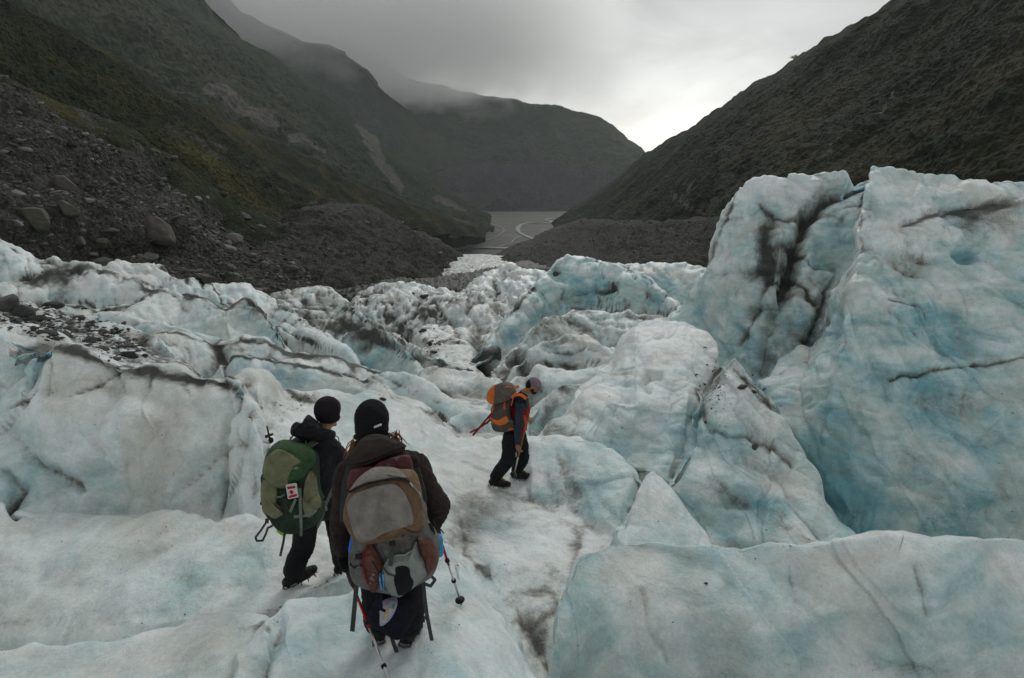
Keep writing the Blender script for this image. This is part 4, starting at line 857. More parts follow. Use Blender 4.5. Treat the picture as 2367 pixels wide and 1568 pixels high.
class Puff:
    """a padded shape: traced outline in a plane of its own, domed front, closed back"""
    def __init__(f, name, outline, m, parent, d=None, n=(0, -1, .3), front=.05, back=.03, on=None, lift=.004, wr=.0, wf=16, power=2.2, ang=110, ctr=None):
        fit = 1.0 if on is None else 1.03
        outline = smooth_loop(outline, ang); outline = outline.mean(0)+(outline-outline.mean(0))*fit
        c = outline.mean(0) if ctr is None else np.array(ctr, float)
        if on is not None: f.n = on.n; f.o = on.o
        else: f.n = Vector(n).normalized(); f.o = P(c[0], c[1], d)
        f.x = Vector((1, 0, 0)); f.x = (f.x-f.n*f.x.dot(f.n)).normalized(); f.y = f.n.cross(f.x)*-1
        if f.y.z < 0: f.y = -f.y
        f.on = on
        f.ab = np.array([f.land(X, Y, on, lift) for X, Y in outline])
        f.c = np.array(f.land(c[0], c[1], on, lift))
        rel = f.ab-f.c; th = np.arctan2(rel[:, 1], rel[:, 0]); o_ = np.argsort(th); f.th = th[o_]; f.R = np.hypot(*rel[o_].T)
        f.front, f.back, f.power, f.on = front, back, power, on
        rings = np.array([0, .06, .12, .18, .24, .30, .36, .42, .48, .54, .60, .66, .72, .77, .82, .865, .90, .93, .955, .975, .99, 1.0]); nr = len(rings)
        bm = bmesh.new(); ths = f.th; na = len(ths)
        def vert(r, i, side):
            p = f.c+(np.array((math.cos(ths[i]), math.sin(ths[i])))*f.R[i]*r)
            dome = max(0, 1-r**f.power)**(1/2.0)
            if side > 0: h = front*dome
            else: h = -back*dome
            if on is not None: h = h+on.h(*p)+lift if side > 0 else on.h(*p)-.004-back*dome
            w = f.o+f.x*p[0]+f.y*p[1]+f.n*h
            return w
        grids = []
        for side in (1, -1):
            W = np.array([[vert(r, i, side) for i in range(na)] for r in rings[1:]]); c0 = np.array(vert(0, 0, side))
            if wr and side > 0:
                q = 1-2*np.abs(noise(W[..., 0]*wf+noise(W[..., 0]*4, W[..., 1]*4, W[..., 2]*4)*2, W[..., 1]*wf, W[..., 2]*wf))
                q2 = noise(W[..., 0]*wf*.4, W[..., 1]*wf*.4, W[..., 2]*wf*.4+7)
                W = W+np.array(f.n)*((np.maximum(q, .2)*.9-.5+q2)*wr*1.5*(1-rings[1:, None]**6))[..., None]
            grids.append((W, c0))
        vv = []
        for k, (W, c0) in enumerate(grids):
            cv = bm.verts.new(c0); rows = []
            for j in range(nr-1):
                if k == 1 and j == nr-2: rows.append(vv[0][-1]); continue
                rows.append([bm.verts.new(W[j, i]) for i in range(na)])
            for i in range(na):
                a, b = i, (i+1) % na
                bm.faces.new((cv, rows[0][a], rows[0][b]) if k == 0 else (cv, rows[0][b], rows[0][a]))
                for j in range(nr-2):
                    q = (rows[j][a], rows[j+1][a], rows[j+1][b], rows[j][b])
                    bm.faces.new(q if k == 0 else q[::-1])
            vv.append(rows)
        bmesh.ops.recalc_face_normals(bm, faces=bm.faces)
        f.obj = new_obj(name, bm, m, parent)
    def land(f, X, Y, on, lift):
        """where the sight line through a traced spot meets the domed shape underneath"""
        k = 0.0
        for _ in range(7 if on is not None else 1):
            o = f.o+f.n*k; p = tr(X, Y, o, f.n)-o; a, b = p.dot(f.x), p.dot(f.y)
            if on is not None: k = .5*k+.5*(on.h(a, b)+lift)
        return a, b
    def h(f, a, b):
        rel = np.array((a, b))-f.c; th = math.atan2(rel[1], rel[0]); R_ = np.interp(th, np.concatenate([f.th-2*math.pi, f.th, f.th+2*math.pi]), np.tile(f.R, 3))
        r = min(math.hypot(*rel)/R_, 1)
        base = f.on.h(a, b) if f.on is not None else 0
        return base+f.front*math.sqrt(max(0, 1-r**f.power))
    def at(f, X, Y, lift=.004):
        a, b = f.land(X, Y, f, lift)
        return f.o+f.x*a+f.y*b+f.n*(f.h(a, b)+lift)
def strap(name, pts, w_, m, parent, thick=.003, n=(0, -1, .3), on=None, lift=.006, steps=5, twist=0):
    """webbing: pts as (X, Y) on a padded shape or (X, Y, d) free; w_ in metres"""
    raw = np.array([list(p)+[0]*(3-len(p)) for p in pts], float)
    q = []
    for i in range(len(raw)-1):
        for k in range(steps): q.append(raw[i]+(raw[i+1]-raw[i])*k/steps)
    q.append(raw[-1])
    W = [on.at(a[0], a[1], lift) if on is not None else P(*a) for a in q]
    n = on.n if on is not None else Vector(n).normalized()
    bm = bmesh.new(); rows = []
    for i, p in enumerate(W):
        d = (W[min(i+1, len(W)-1)]-W[max(i-1, 0)]).normalized(); s = d.cross(n).normalized()
        if twist: s = (s*math.cos(twist*i)+n*math.sin(twist*i)).normalized()
        nn = s.cross(d).normalized()*thick*.5
        rows.append([bm.verts.new(p+s*w_/2+nn), bm.verts.new(p-s*w_/2+nn), bm.verts.new(p-s*w_/2-nn), bm.verts.new(p+s*w_/2-nn)])
    for a, b in zip(rows[:-1], rows[1:]):
        for k in range(4): bm.faces.new((a[k], a[(k+1) % 4], b[(k+1) % 4], b[k]))
    bm.faces.new(rows[0][::-1]); bm.faces.new(rows[-1])
    bmesh.ops.recalc_face_normals(bm, faces=bm.faces)
    return new_obj(name, bm, m, parent, smooth=False)
def plate(name, pts, m, parent, on, lift=.006, thick=.002):
    """flat print or tag traced on a padded shape"""
    W = [on.at(X, Y, lift) for X, Y in pts]
    bm = bmesh.new(); a = [bm.verts.new(w) for w in W]; b = [bm.verts.new(w-on.n*thick) for w in W]
    bm.faces.new(a); bm.faces.new(b[::-1])
    for i in range(len(a)): bm.faces.new((a[i], b[i], b[(i+1) % len(a)], a[(i+1) % len(a)]))
    bmesh.ops.recalc_face_normals(bm, faces=bm.faces)
    return new_obj(name, bm, m, parent, smooth=False)
def rbox(name, c, size, rot, m, parent, bev=.2):
    bm = bmesh.new(); bmesh.ops.create_cube(bm, size=1)
    bmesh.ops.scale(bm, vec=size, verts=bm.verts)
    bmesh.ops.bevel(bm, geom=bm.edges[:], offset=min(size)*bev, segments=2, affect='EDGES', profile=.5)
    bmesh.ops.transform(bm, matrix=Matrix.Translation(c) @ rot.to_4x4(), verts=bm.verts); return new_obj(name, bm, m, parent, smooth=False)
def orient(d, up=(0, 0, 1)):
    """rotation whose y axis points along d and z axis roughly up"""
    y = Vector(d).normalized(); x = y.cross(Vector(up)).normalized(); z = x.cross(y)
    return Matrix((x, y, z)).transposed()
def hand_prims(w, d, palm_n, grip=True, s=1.0):
    """palm, four unequal fingers in three bones closing round a grip, and a thumb from the side of the palm"""
    d = Vector(d).normalized(); n = Vector(palm_n).normalized(); side = d.cross(n).normalized()
    pr = []
    for k in range(4): pr.append(('c', w+side*(k-1.5)*.014*s, .013*s, w+d*.085*s+side*(k-1.5)*.020*s, .0115*s))
    for k, ln in enumerate((.92, 1.0, .95, .76)):
        b = w+d*.088*s+side*(k-1.5)*.021*s; cur, ang = b, .3 if grip else .12
        for j, (l, r) in enumerate(((.042, .0098), (.026, .0088), (.020, .0078))):
            ang += (.75 if grip else .25)*(1 if j else .6)
            nx = cur+(d*math.cos(ang)+n*math.sin(ang))*l*ln*s
            pr.append(('c', cur, r*s, nx, (r-.001)*s)); cur = nx
    b = w+d*.022*s-side*.030*s; m_ = b-side*.026*s+d*.024*s+n*.012*s; e = m_+d*.022*s+n*(.026 if grip else .01)*s+side*(.010 if grip else 0)*s
    pr += [('c', b, .013*s, m_, .011*s), ('c', m_, .0105*s, e, .009*s)]
    return pr
def head_prims(c, f, up, r=.1):
    """skull, jaw, nose, ears, lips, brows; f faces forward"""
    f = Vector(f).normalized(); up = Vector(up); up = (up-f*up.dot(f)).normalized(); s = f.cross(up)
    Rm = Matrix((s, f, up)).transposed()
    pr = [('e', c+up*.02, (.076, .096, .100), Rm), ('e', c+f*.028-up*.055, (.056, .060, .058), Rm), ('c', c+f*.090+up*.005, .010, c+f*.112-up*.022, .013),
          ('e', c+f*.075-up*.088, (.026, .022, .018), Rm), ('e', c+f*.090-up*.052, (.024, .012, .010), Rm), ('c', c+f*.082+up*.03-s*.03, .012, c+f*.082+up*.03+s*.03, .012)]
    for k in (-1, 1):
        pr += [('e', c+s*k*.078-up*.008, (.010, .020, .031), Rm), ('e', c+s*k*.03+f*.084+up*.012, (.013, .008, .009), Rm), ('e', c+s*k*.045+f*.06-up*.02, (.026, .03, .024), Rm)]
    return pr, Rm
def boot(parent, ankle, ground, fwd, tilt, name='boot', lace=None, gaiter=False, s=1.0):
    """leather boot with sole and a strapped-on crampon; ground = point under the ankle"""
    fwd = Vector(fwd).normalized(); up = Vector((0, 0, 1)); up = (up-fwd*up.dot(fwd)).normalized(); sd = fwd.cross(up)
    g = Vector(ground)+up*.028
    heel, ball, toe = g-fwd*.065*s+up*.045, g+fwd*.12*s+up*.042, g+fwd*.195*s+up*.035
    b = blob(name, [('c', heel, .046*s, g+fwd*.03+up*.05, .050*s), ('c', g+fwd*.03+up*.05, .05*s, ball, .050*s), ('c', ball, .048*s, toe, .038*s), ('c', g+up*.06, .052*s, g+up*.17, .056*s), ('c', g+fwd*.05+up*.1, .038*s, g+fwd*.10+up*.07, .040*s)], .008, C['boot'], parent, 4, .003, 30)
    sole = blob('sole', [('c', heel-up*.035, .018, g-up*.0+fwd*.03, .018), ('c', heel-up*.035+sd*.022, .018, heel-up*.035-sd*.022, .018), ('c', g+fwd*.03+sd*.02, .018, ball-up*.03+sd*.032, .018), ('c', g+fwd*.03-sd*.02, .018, ball-up*.03-sd*.032, .018), ('c', ball-up*.03+sd*.032, .018, toe-up*.02, .022), ('c', ball-up*.03-sd*.032, .018, toe-up*.02, .022), ('c', ball-up*.03, .018, heel-up*.035, .018)], .008, C['dark'], b, 2)
    bm = bmesh.new()
    for k in range(5):
        for q in (-1, 1):
            a = g-up*.004+fwd*(-.09+.068*k)*s+sd*q*(.034+.008*(k in (2, 3)))
            add_cone(bm, a, a-up*.036+sd*q*.004+fwd*(.012 if k == 4 else 0), .008, .0015, 6)
    for q in (-1, 1):
        a = toe+sd*q*.016-up*.03; add_cone(bm, a, a+fwd*.035-up*.018, .008, .002, 6)
    add_tube(bm, [g+fwd*(-.095)*s+sd*.036, g+fwd*.06+sd*.042, g+fwd*.18*s+sd*.03, g+fwd*.22*s, g+fwd*.18*s-sd*.03, g+fwd*.06-sd*.042, g-fwd*.095*s-sd*.036, g-fwd*.11*s, g+fwd*(-.095)*s+sd*.036], .006, 6, False)
    new_obj('crampon', bm, C['steel'], b)
    for dd, hh in ((.13, .085), (.02, .115)):
        tube('crampon_strap', [g+fwd*dd+sd*.05, g+fwd*(dd-.01)+sd*.052+up*.04, g+fwd*(dd-.02)+up*hh+sd*.02, g+fwd*(dd-.02)+up*hh-sd*.02, g+fwd*(dd-.01)-sd*.052+up*.04, g+fwd*dd-sd*.05], .007, C['dark'], b, 6)
    if lace:
        for k in range(4):
            q = g+fwd*(.135-.022*k)+up*(.098+.012*k)
            tube('lace', [q+sd*.03-up*.01, q+up*.004, q-sd*.03-up*.01+fwd*.012], .004, lace, b, 5)
    return b
def jitter_tube(rng, p, d, n, l, spread):
    bm = bmesh.new()
    for k in range(n):
        a = Vector(p)+Vector([rng.gauss(0, spread) for _ in range(3)]); pts = [a]
        for j in range(4): pts.append(pts[-1]+Vector(d)*l/4+Vector([rng.gauss(0, .006) for _ in range(3)]))
        add_tube(bm, pts, [.0035, .0035, .003, .0022, .001], 5)
    return bm
# ---------------------------------------------------------------- the hikers
rng = random.Random(5)
def c6(x, y): return (738.5+x*.20533, 908.9+y*.20533)
def c7(x, y): return (738.5+x*.22942, 1202.4+y*.22942)
def c4(x, y): return (568.1+x*.18115, 908.9+y*.18115)
def c5(x, y): return (568.1+x*.18115, 1117.2+y*.18115)
def c8(x, y): return (1069.9+x*.19933, 842.7+y*.19933)
def cc(f, l): return [f(*p) for p in l]
UP = Vector((0, 0, 1))
# ======== hiker in the brown jacket (nearest)
gL, gR = hit(872, 1470), hit(948, 1476)
top = P(860, 938, gL.y+.22)
BASE = (gL+gR)/2
per = empty('person', BASE); per.rotation_euler = (0, 0, 0)
def child_fix(root):
    """parts were modelled in place: keep them there under the thing's empty"""
    M = Matrix.Translation(root.location).inverted()
    def rec(o):
        for c in o.children:
            if c.parent == root and c.type == 'MESH': c.matrix_parent_inverse = M
            rec(c)
    rec(root)
tag(per, 'nearest hiker seen from behind in a brown hooded jacket and black fleece hat', 'person')
dB = gL.y+.02
hd = P(860, 978, dB+.22); face = Vector((.12, .95, -.28))
hp, Rm = head_prims(hd-UP*.02, face, (0, .3, 1))
nk = P(878, 1052, dB+.14); hz_ = BASE.z
pel = Vector((P(888, 1200, dB).x, dB+.02, hz_+.86)); chest = P(885, 1105, dB+.12); 
shL, shR = P(806, 1090, dB+.10), P(957, 1072, dB+.16)
elL, wrL = P(789, 1195, dB+.02), P(789, 1272, dB+.05)
elR, wrR = P(1014, 1168, dB+.12), P(1002, 1226, dB+.33)
hipL, hipR = pel+Vector((-.10, 0, -.02)), pel+Vector((.10, 0, -.02))
knL, knR = gL+Vector((0, .05, .50)), gR+Vector((.0, .06, .50))
anL, anR = gL+Vector((0, -.02, .10)), gR+Vector((0, -.02, .10))
handL = hand_prims(wrL, (.15, .1, -1), (.6, -.6, -.1)); handR = hand_prims(wrR, (.12, .35, -.9), (-.7, -.2, .2))
body = blob('body', hp+[('c', hd-UP*.08, .058, nk, .062), ('c', nk, .07, chest, .13), ('c', chest, .14, pel, .135), ('c', shL, .06, elL, .045), ('c', elL, .045, wrL, .03), ('c', shR, .06, elR, .045), ('c', elR, .045, wrR, .03),
   ('c', chest, .09, shL, .06), ('c', chest, .09, shR, .06), ('c', hipL, .09, knL, .06), ('c', knL, .058, anL, .04), ('c', hipR, .09, knR, .06), ('c', knR, .058, anR, .04)]+handL+handR, .008, C['skin'], per, 2)
blob('jacket', [('c', nk-UP*.05, .09, chest, .15), ('c', chest, .155, pel+UP*.05, .155), ('c', pel+UP*.05, .16, pel-UP*.06, .165), ('c', chest, .12, shL, .078), ('c', chest, .12, shR, .078), ('c', nk, .08, shL, .075), ('c', nk, .08, shR, .075),
   ('c', shL, .078, elL, .064), ('c', elL, .064, wrL+UP*.02, .052), ('c', shR, .078, elR, .066), ('c', elR, .066, wrR+UP*.03, .052)], .010, C['jacket_brown'], per, 5, .015, 15, (1, 1, 1.7))
blob('trousers', [('c', pel, .165, hipL, .12), ('c', pel, .165, hipR, .12), ('c', hipL, .12, knL, .098), ('c', knL, .098, anL+UP*.03, .090), ('c', hipR, .12, knR, .098), ('c', knR, .098, anR+UP*.03, .090)], .012, C['pants'], per, 6, .010, 15, (1, 1, 1.6))
for w_, hh in ((wrL, handL), (wrR, handR)):
    gl_ = blob('glove', [(p[0], p[1], p[2]+.0045, p[3], p[4]+.0045) for p in hh]+[('c', w_+UP*.03, .040, w_, .036)], .006, C['gloves'], per, 2)
    tube('cuff', [w_+UP*.035, w_+UP*.02], .043, C['teal'] if w_ is wrL else C['cyan'], gl_, 18)
boot(per, anL, gL, (-.15, 1, 0), 0); boot(per, anR, gR, (.2, 1, 0), 0, lace=C['yellow'])
up_h = Vector((0, .22, 1)).normalized()
bn = blob('beanie', [('e', hd+up_h*.028, (.106, .120, .122), Rm), ('e', hd-up_h*.035-Vector((0, .01, 0)), (.106, .112, .075), Rm)], .010, C['wool'], per, 6, .004, 20)
tube('beanie_brim', [hd-up_h*.082+Vector((math.cos(a)*.104, math.sin(a)*.112, -.28*math.sin(a)*.1)) for a in np.linspace(0, 2*math.pi, 25)], .012, C['wool'], bn, 8)
# stitched label low on the hat
lb = [tr(*c6(x, y), P(*c6(650, 370), (hd.y-.118)), Vector((0, -1, .25)).normalized()) for x, y in ((610, 378), (692, 346), (697, 364), (616, 396))]
bm = bmesh.new(); a = [bm.verts.new(p) for p in lb]; b_ = [bm.verts.new(p+Vector((0, .01, 0))) for p in lb]; bm.faces.new(a); bm.faces.new(b_[::-1])
for i in range(4): bm.faces.new((a[i], b_[i], b_[(i+1) % 4], a[(i+1) % 4]))
new_obj('label', bm, C['white'], bn, False)
bm = jitter_tube(rng, P(*c6(425, 560), hd.y-.05), (-.05, -.03, -.12), 70, 1.0, .016)
bm2 = jitter_tube(rng, P(*c6(850, 480), hd.y-.02), (.03, -.03, -.07), 60, 1.0, .018)
new_obj('hair', bm, C['ginger'], per); new_obj('hair', bm2, C['ginger'], per)
hood = Puff('hood', cc(c6, [(295, 790), (340, 700), (430, 590), (500, 510), (600, 472), (720, 476), (830, 520), (925, 560), (962, 620), (900, 690), (740, 755), (560, 825), (400, 850)]), C['hood_brown'], per, dB+.02, (0, -.75, .65), .11, .14, wr=.020, wf=8)
strap('hood_edge', cc(c6, [(310, 770), (420, 770), (600, 720), (760, 650), (880, 600), (950, 590)]), .03, C['jacket_brown'], hood.obj, .02, on=hood, lift=.002)
strap('hood_fold', cc(c6, [(380, 830), (520, 790), (700, 710), (850, 650), (930, 640)]), .022, C['hood_brown'], hood.obj, .016, on=hood, lift=.004)
child_fix(per)
# ---- her backpack
bp = empty('backpack', P(900, 1370, dB-.25)); tag(bp, 'big grey, bronze and rust coloured backpack on the hiker in the brown jacket', 'backpack')
nB = (-.04, -.93, .36)
rain = Puff('rain_cover', cc(c6, [(325, 1080), (330, 930), (350, 870), (450, 830), (600, 822), (680, 775), (800, 728), (950, 695), (1020, 715), (1055, 850), (1060, 950), (800, 1100), (500, 1150)]), C['maroon'], bp, dB-.12, nB, .05, .10, wr=.014, wf=18)
main = Puff('main_compartment', cc(c7, [(298, 380), (330, 150), (330, -200), (500, -330), (800, -330), (1040, -200), (1090, 0), (1190, 160), (1205, 380), (1140, 560), (1000, 650), (800, 740), (600, 722), (400, 664), (325, 570)]), C['mgrey'], bp, dB-.20, nB, .13, .20, wr=.018, wf=14, power=3)
lid = Puff('top_pocket', cc(c6, [(280, 1400), (300, 1240), (340, 1110), (420, 975), (520, 885), (620, 833), (740, 826), (900, 850), (1050, 862), (1110, 950), (1155, 1150), (1182, 1350), (1180, 1480), (1130, 1570)])+cc(c7, [(960, 80), (820, 160), (700, 205), (500, 236), (420, 225), (360, 190), (300, 90)]), C['bronze'], bp, dB-.24, nB, .17, .10, wr=.010, wf=18, power=2.6)
gp = Puff('front_panel', cc(c6, [(325, 1300), (345, 1210), (410, 1140), (560, 1080), (700, 1045), (820, 1035), (900, 1070), (960, 1150), (1010, 1260), (1040, 1380), (1050, 1490)])+cc(c7, [(940, 40), (780, 85), (640, 130), (540, 190), (440, 216), (385, 185), (350, 110), (330, 40)]), C['grey'], lid.obj, on=lid, front=.014, back=.04, wr=.009, wf=16, lift=.022)
gt = Puff('top_panel', cc(c6, [(350, 1100), (430, 972), (520, 892), (620, 838), (740, 832), (860, 852), (930, 905), (1000, 975), (900, 945), (720, 968), (520, 1015), (400, 1070)]), C['grey'], lid.obj, on=lid, front=.008, back=.01, wr=.003, ctr=c6(690, 900), lift=.014)
strap('zip', cc(c6, [(345, 1112), (420, 1062), (560, 1012), (700, 985), (860, 962), (950, 968), (1012, 1000)]), .013, C['dark'], lid.obj, .007, on=lid, lift=.024)
strap('piping', cc(c6, [(1010, 995), (1070, 1060), (1120, 1130), (1150, 1200), (1165, 1280)]), .008, C['lgrey'], lid.obj, .006, on=lid, lift=.014)
tube('zip_pull', [lid.at(*c6(1005, 990), .015), lid.at(*c6(1040, 1030), .02), lid.at(*c6(1050, 1060), .018)], .004, C['silver'], lid.obj, 6)
mp_ = Puff('stretch_pocket', cc(c7, [(640, 500), (700, 390), (780, 352), (860, 350), (940, 300), (982, 215), (1010, 330), (1080, 450), (1082, 540), (1000, 625), (900, 712), (800, 768), (720, 725), (655, 620)]), C['lgrey'], main.obj, on=main, front=.045, back=.02, wr=.007, wf=12, lift=.008)
Puff('black_patch', cc(c7, [(770, 545), (770, 482), (840, 465), (900, 490), (915, 560), (945, 620), (922, 700), (860, 748), (800, 745), (775, 690), (753, 590)]), C['black'], main.obj, on=mp_, front=.006, back=.01, lift=.012)
sp_ = Puff('side_pocket', cc(c7, [(433, 430), (442, 340), (490, 255), (530, 242), (600, 385), (640, 470), (605, 560), (575, 705), (520, 692), (475, 600), (440, 500)]), C['rust'], main.obj, on=main, front=.035, back=.01, wr=.010, wf=22)
strap('pocket_zip', cc(c7, [(500, 262), (450, 350), (440, 440), (470, 560), (500, 640)]), .010, C['redstrap'], main.obj, .006, on=sp_, lift=.004)
Puff('side_pocket', cc(c7, [(990, 180), (1060, 175), (1140, 215), (1185, 330), (1192, 400), (1160, 480), (1090, 550), (1070, 440), (1015, 330)]), C['rust'], main.obj, on=main, front=.04, back=.01, wr=.012, wf=22)
Puff('base_panel', cc(c7, [(330, 560), (345, 480), (420, 450), (500, 600), (560, 700), (480, 690), (390, 640)]), C['mgrey'], main.obj, on=main, front=.02, back=.01)
fl = Puff('flap', cc(c7, [(700, 135), (795, 110), (832, 180), (760, 205), (680, 215)]), C['mgrey'], main.obj, on=main, front=.02, back=.01, lift=.05)
strap('flap_strap', cc(c7, [(740, 190), (735, 300), (715, 460)]), .022, C['strap'], bp, .003, on=main, lift=.055)
rbox('buckle', main.at(*c7(735, 230), .062), (.036, .012, .026), orient((0, 1, -.3)), C['dark'], bp)
rbox('buckle', main.at(*c7(395, 365), .03), (.036, .012, .03), orient((0, 1, -.3)), C['dark'], bp)
dd = dB-.26
strap('loose_strap', [(*c7(395, 370), dd), (*c7(380, 600), dd-.01), (*c7(355, 850), dd-.02), (*c7(330, 1120), dd-.03)], .027, C['strap'], bp)
strap('loose_strap', [(*c7(1045, 620), dd+.03), (*c7(1060, 780), dd), (*c7(1082, 950), dd-.02), (*c7(1132, 1212), dd-.03)], .022, C['strap'], bp)
strap('loose_strap', [(*c7(700, 1080), dd+.1), (*c7(745, 1240), dd+.02), (*c7(800, 1384), dd)], .024, C['strap'], bp)
strap('compression_strap', [(*c7(1120, 560), dd+.02), (*c7(1165, 600), dd+.02), (*c7(1120, 665), dd+.02), (*c7(1060, 640), dd+.02)], .018, C['strap'], bp)
strap('compression_strap', [(*c7(1130, 500), dd+.04), (*c7(1060, 590), dd+.01), (*c7(980, 650), dd)], .022, C['strap'], bp)
strap('compression_strap', cc(c7, [(310, 430), (360, 470), (440, 470)]), .02, C['dark'], bp, on=main, lift=.012)
strap('shoulder_strap', [(*c6(1075, 850), dB-.02), (*c6(1110, 960), dB-.06), (*c6(1150, 1120), dB-.08), (*c6(1160, 1300), dB-.08)], .05, C['strap'], bp, .014)
strap('shoulder_strap', [(*c6(350, 830), dB-.02), (*c6(300, 1000), dB-.06), (*c6(275, 1250), dB-.08), (*c6(275, 1450), dB-.08)], .045, C['strap'], bp, .014)
tube('haul_cord', [lid.at(*c6(1060, 1050), .012), lid.at(*c6(1130, 1130), .02), P(*c6(1165, 1240), dB-.22)], .003, C['white'], bp, 6)
strap('seam', cc(c7, [(540, 245), (600, 330), (640, 400), (655, 480)]), .006, C['dark'], main.obj, .004, on=main, lift=.012)
strap('seam', cc(c7, [(985, 215), (1000, 300), (1060, 420), (1085, 520)]), .006, C['dark'], main.obj, .004, on=main, lift=.045)
strap('pocket_hem', cc(c7, [(655, 470), (700, 392), (780, 354), (860, 352), (940, 302), (980, 220)]), .010, C['lgrey'], main.obj, .008, on=main, lift=.030)
strap('compression_strap', cc(c7, [(640, 470), (690, 540), (760, 560)]), .010, C['strap'], bp, on=main, lift=.05)
strap('bungee', cc(c7, [(540, 410), (570, 470), (600, 530), (640, 540)]), .006, C['dark'], bp, .005, on=main, lift=.045)
strap('seam', cc(c6, [(860, 1010), (930, 1080), (1000, 1200), (1040, 1330), (1060, 1480)]), .006, C['rust'], lid.obj, .006, on=lid, lift=.016)
strap('side_webbing', [(*c7(1110, 30), dB-.22), (*c7(1150, 120), dB-.22), (*c7(1130, 200), dB-.24)], .02, C['dark'], bp)
# lettering and dot on the rust pocket
def text_on(txt, f, X, Y, size, ang, m, parent, name='lettering'):
    cu = bpy.data.curves.new(name, 'FONT'); cu.body = txt; cu.size = size; cu.extrude = .001; cu.align_x = 'CENTER'; cu.align_y = 'CENTER'
    o = bpy.data.objects.new('t', cu); col.objects.link(o); me = bpy.data.meshes.new_from_object(o.evaluated_get(bpy.context.evaluated_depsgraph_get()))
    bpy.data.objects.remove(o)
    Mx = Matrix((f.x, f.y, f.n)).transposed().to_4x4(); Mx.translation = f.at(X, Y, .017)
    me.transform(Mx @ Matrix.Rotation(ang, 4, 'Z')); me.materials.clear()
    return link(name, me, m, parent)
text_on('Jra', sp_, *c7(532, 565), .034, R(68), C['lgrey'], sp_.obj)
bm = bmesh.new(); add_sphere(bm, sp_.at(*c7(515, 632), .006), .005); new_obj('emblem_dot', bm, C['lgrey'], sp_.obj)
child_fix(bp)
bt = blob('water_bottle', [('c', P(*c7(372, 190), dB-.22), .036, P(*c7(350, 300), dB-.24), .036)], .008, C['blue'], None, 3)
tag(bt, 'bright blue bottle in the left side pocket of the grey and rust backpack', 'bottle')
sl_ = blob('stuff_sack', [('c', P(*c7(1190, 190), dB-.10), .035, P(*c7(1205, 330), dB-.10), .026)], .008, C['cyan'], None, 3, .006, 22)
tag(sl_, 'small light blue cloth sack at the right side of the grey and rust backpack', 'stuff sack')
cbp = [main.at(*c7(608, 560), .03), main.at(*c7(618, 530), .034), main.at(*c7(638, 528), .034), main.at(*c7(648, 620), .03), main.at(*c7(650, 695), .03), main.at(*c7(628, 700), .03), main.at(*c7(612, 620), .03), main.at(*c7(608, 560), .03)]
cbn = tube('carabiner', cbp, .0048, C['bluemetal'], None, 8); tag(cbn, 'light blue carabiner holding the navy cap below the grey and rust backpack', 'carabiner')
# ---- navy cap hanging under it
cp = empty('hanging_cap', P(*c7(730, 1000), dd)); tag(cp, 'navy cap with a pale lilac patch hanging below the grey and rust backpack', 'cap')
crown = Puff('crown', cc(c7, [(598, 640), (650, 760), (760, 780), (870, 800), (955, 872), (972, 945), (905, 1070), (820, 1192), (745, 1196), (620, 1115), (505, 1045), (488, 950), (540, 850), (575, 740)]), C['navy'], cp, dd-.01, (0, -.9, .4), .06, .05, wr=.006, wf=12, power=3)
em = Puff('patch', cc(c7, [(608, 850), (680, 795), (765, 785), (779, 850), (745, 945), (690, 1020), (617, 1060), (609, 950)]), C['lilac'], crown.obj, on=crown, front=.002, back=.02, lift=.011)
plate('gold_band', cc(c7, [(690, 880), (708, 886), (652, 1000), (632, 992)]), C['gold'], em.obj, crown, .016)
plate('dark_band', cc(c7, [(609, 870), (672, 905), (655, 930), (609, 905)]), C['navy'], em.obj, crown, .016)
plate('green_mark', cc(c7, [(738, 842), (762, 835), (750, 888), (728, 896)]), C['greenp'], em.obj, crown, .016)
text_on('SHTLIR', crown, *c7(690, 962), .028, R(62), C['white'], crown.obj)
strap('cap_strap', [(*c7(600, 640), dd-.03), (*c7(608, 800), dd-.055), (*c7(615, 1000), dd-.06), (*c7(625, 1110), dd-.04)], .03, C['navy'], cp, .006)
child_fix(cp)
# ---- trekking poles
def pole(name, pts, label, grp, basket=None, marks=(), grip=None):
    r = empty(name, pts[-1]); tag(r, label, 'trekking pole', grp)
    p = [Vector(q) for q in pts]; d = (p[-1]-p[0]); D_ = d.normalized(); Ln = d.length
    at = lambda t: p[0]+d*t
    tube('upper_shaft', [at(.0), at(.40)], .0085, C['redmetal'], r); tube('lower_shaft', [at(.38), at(.95)], .007, C['silver'], r); tube('tip', [at(.95), at(1)], [.006, .002], C['steel'], r)
    tube('grip', [at(-.22), at(-.14), at(-.03), at(.02)], [.016, .015, .018, .012], C['foam'], r)
    bm = bmesh.new(); add_sphere(bm, at(-.22), (.020, .020, .014)); new_obj('grip_top', bm, C['dark'], r)
    for t in marks: tube('clamp', [at(t-.012), at(t+.012)], .0165, C['dark'], r, 8)
    if basket: tube('basket', [at(basket), at(basket+.008)], [.034, .03], C['dark'], r, 16)
    strap_pts = [at(-.20), at(-.17)+Vector((.03, -.02, -.03)), at(-.08)+Vector((.045, -.02, -.02)), at(-.15)]
    tube('wrist_loop', strap_pts, .004, C['dark'], r, 6)
    child_fix(r); return r
pl0, pl1 = P(*c7(335, 650), dB-.02), P(*c7(640, 1450), dB-.42)
pl1 = pl0+(pl1-pl0)*1.42
pole('trekking_pole', [pl0, pl1], 'red and silver trekking pole held low in the left hand of the hiker in brown', 'trekking poles of the nearest hiker', .93, (.36, .72))
pr0, pr1 = P(*c7(1205, 150), dB+.16), P(*c7(1437, 872), dB+.30)
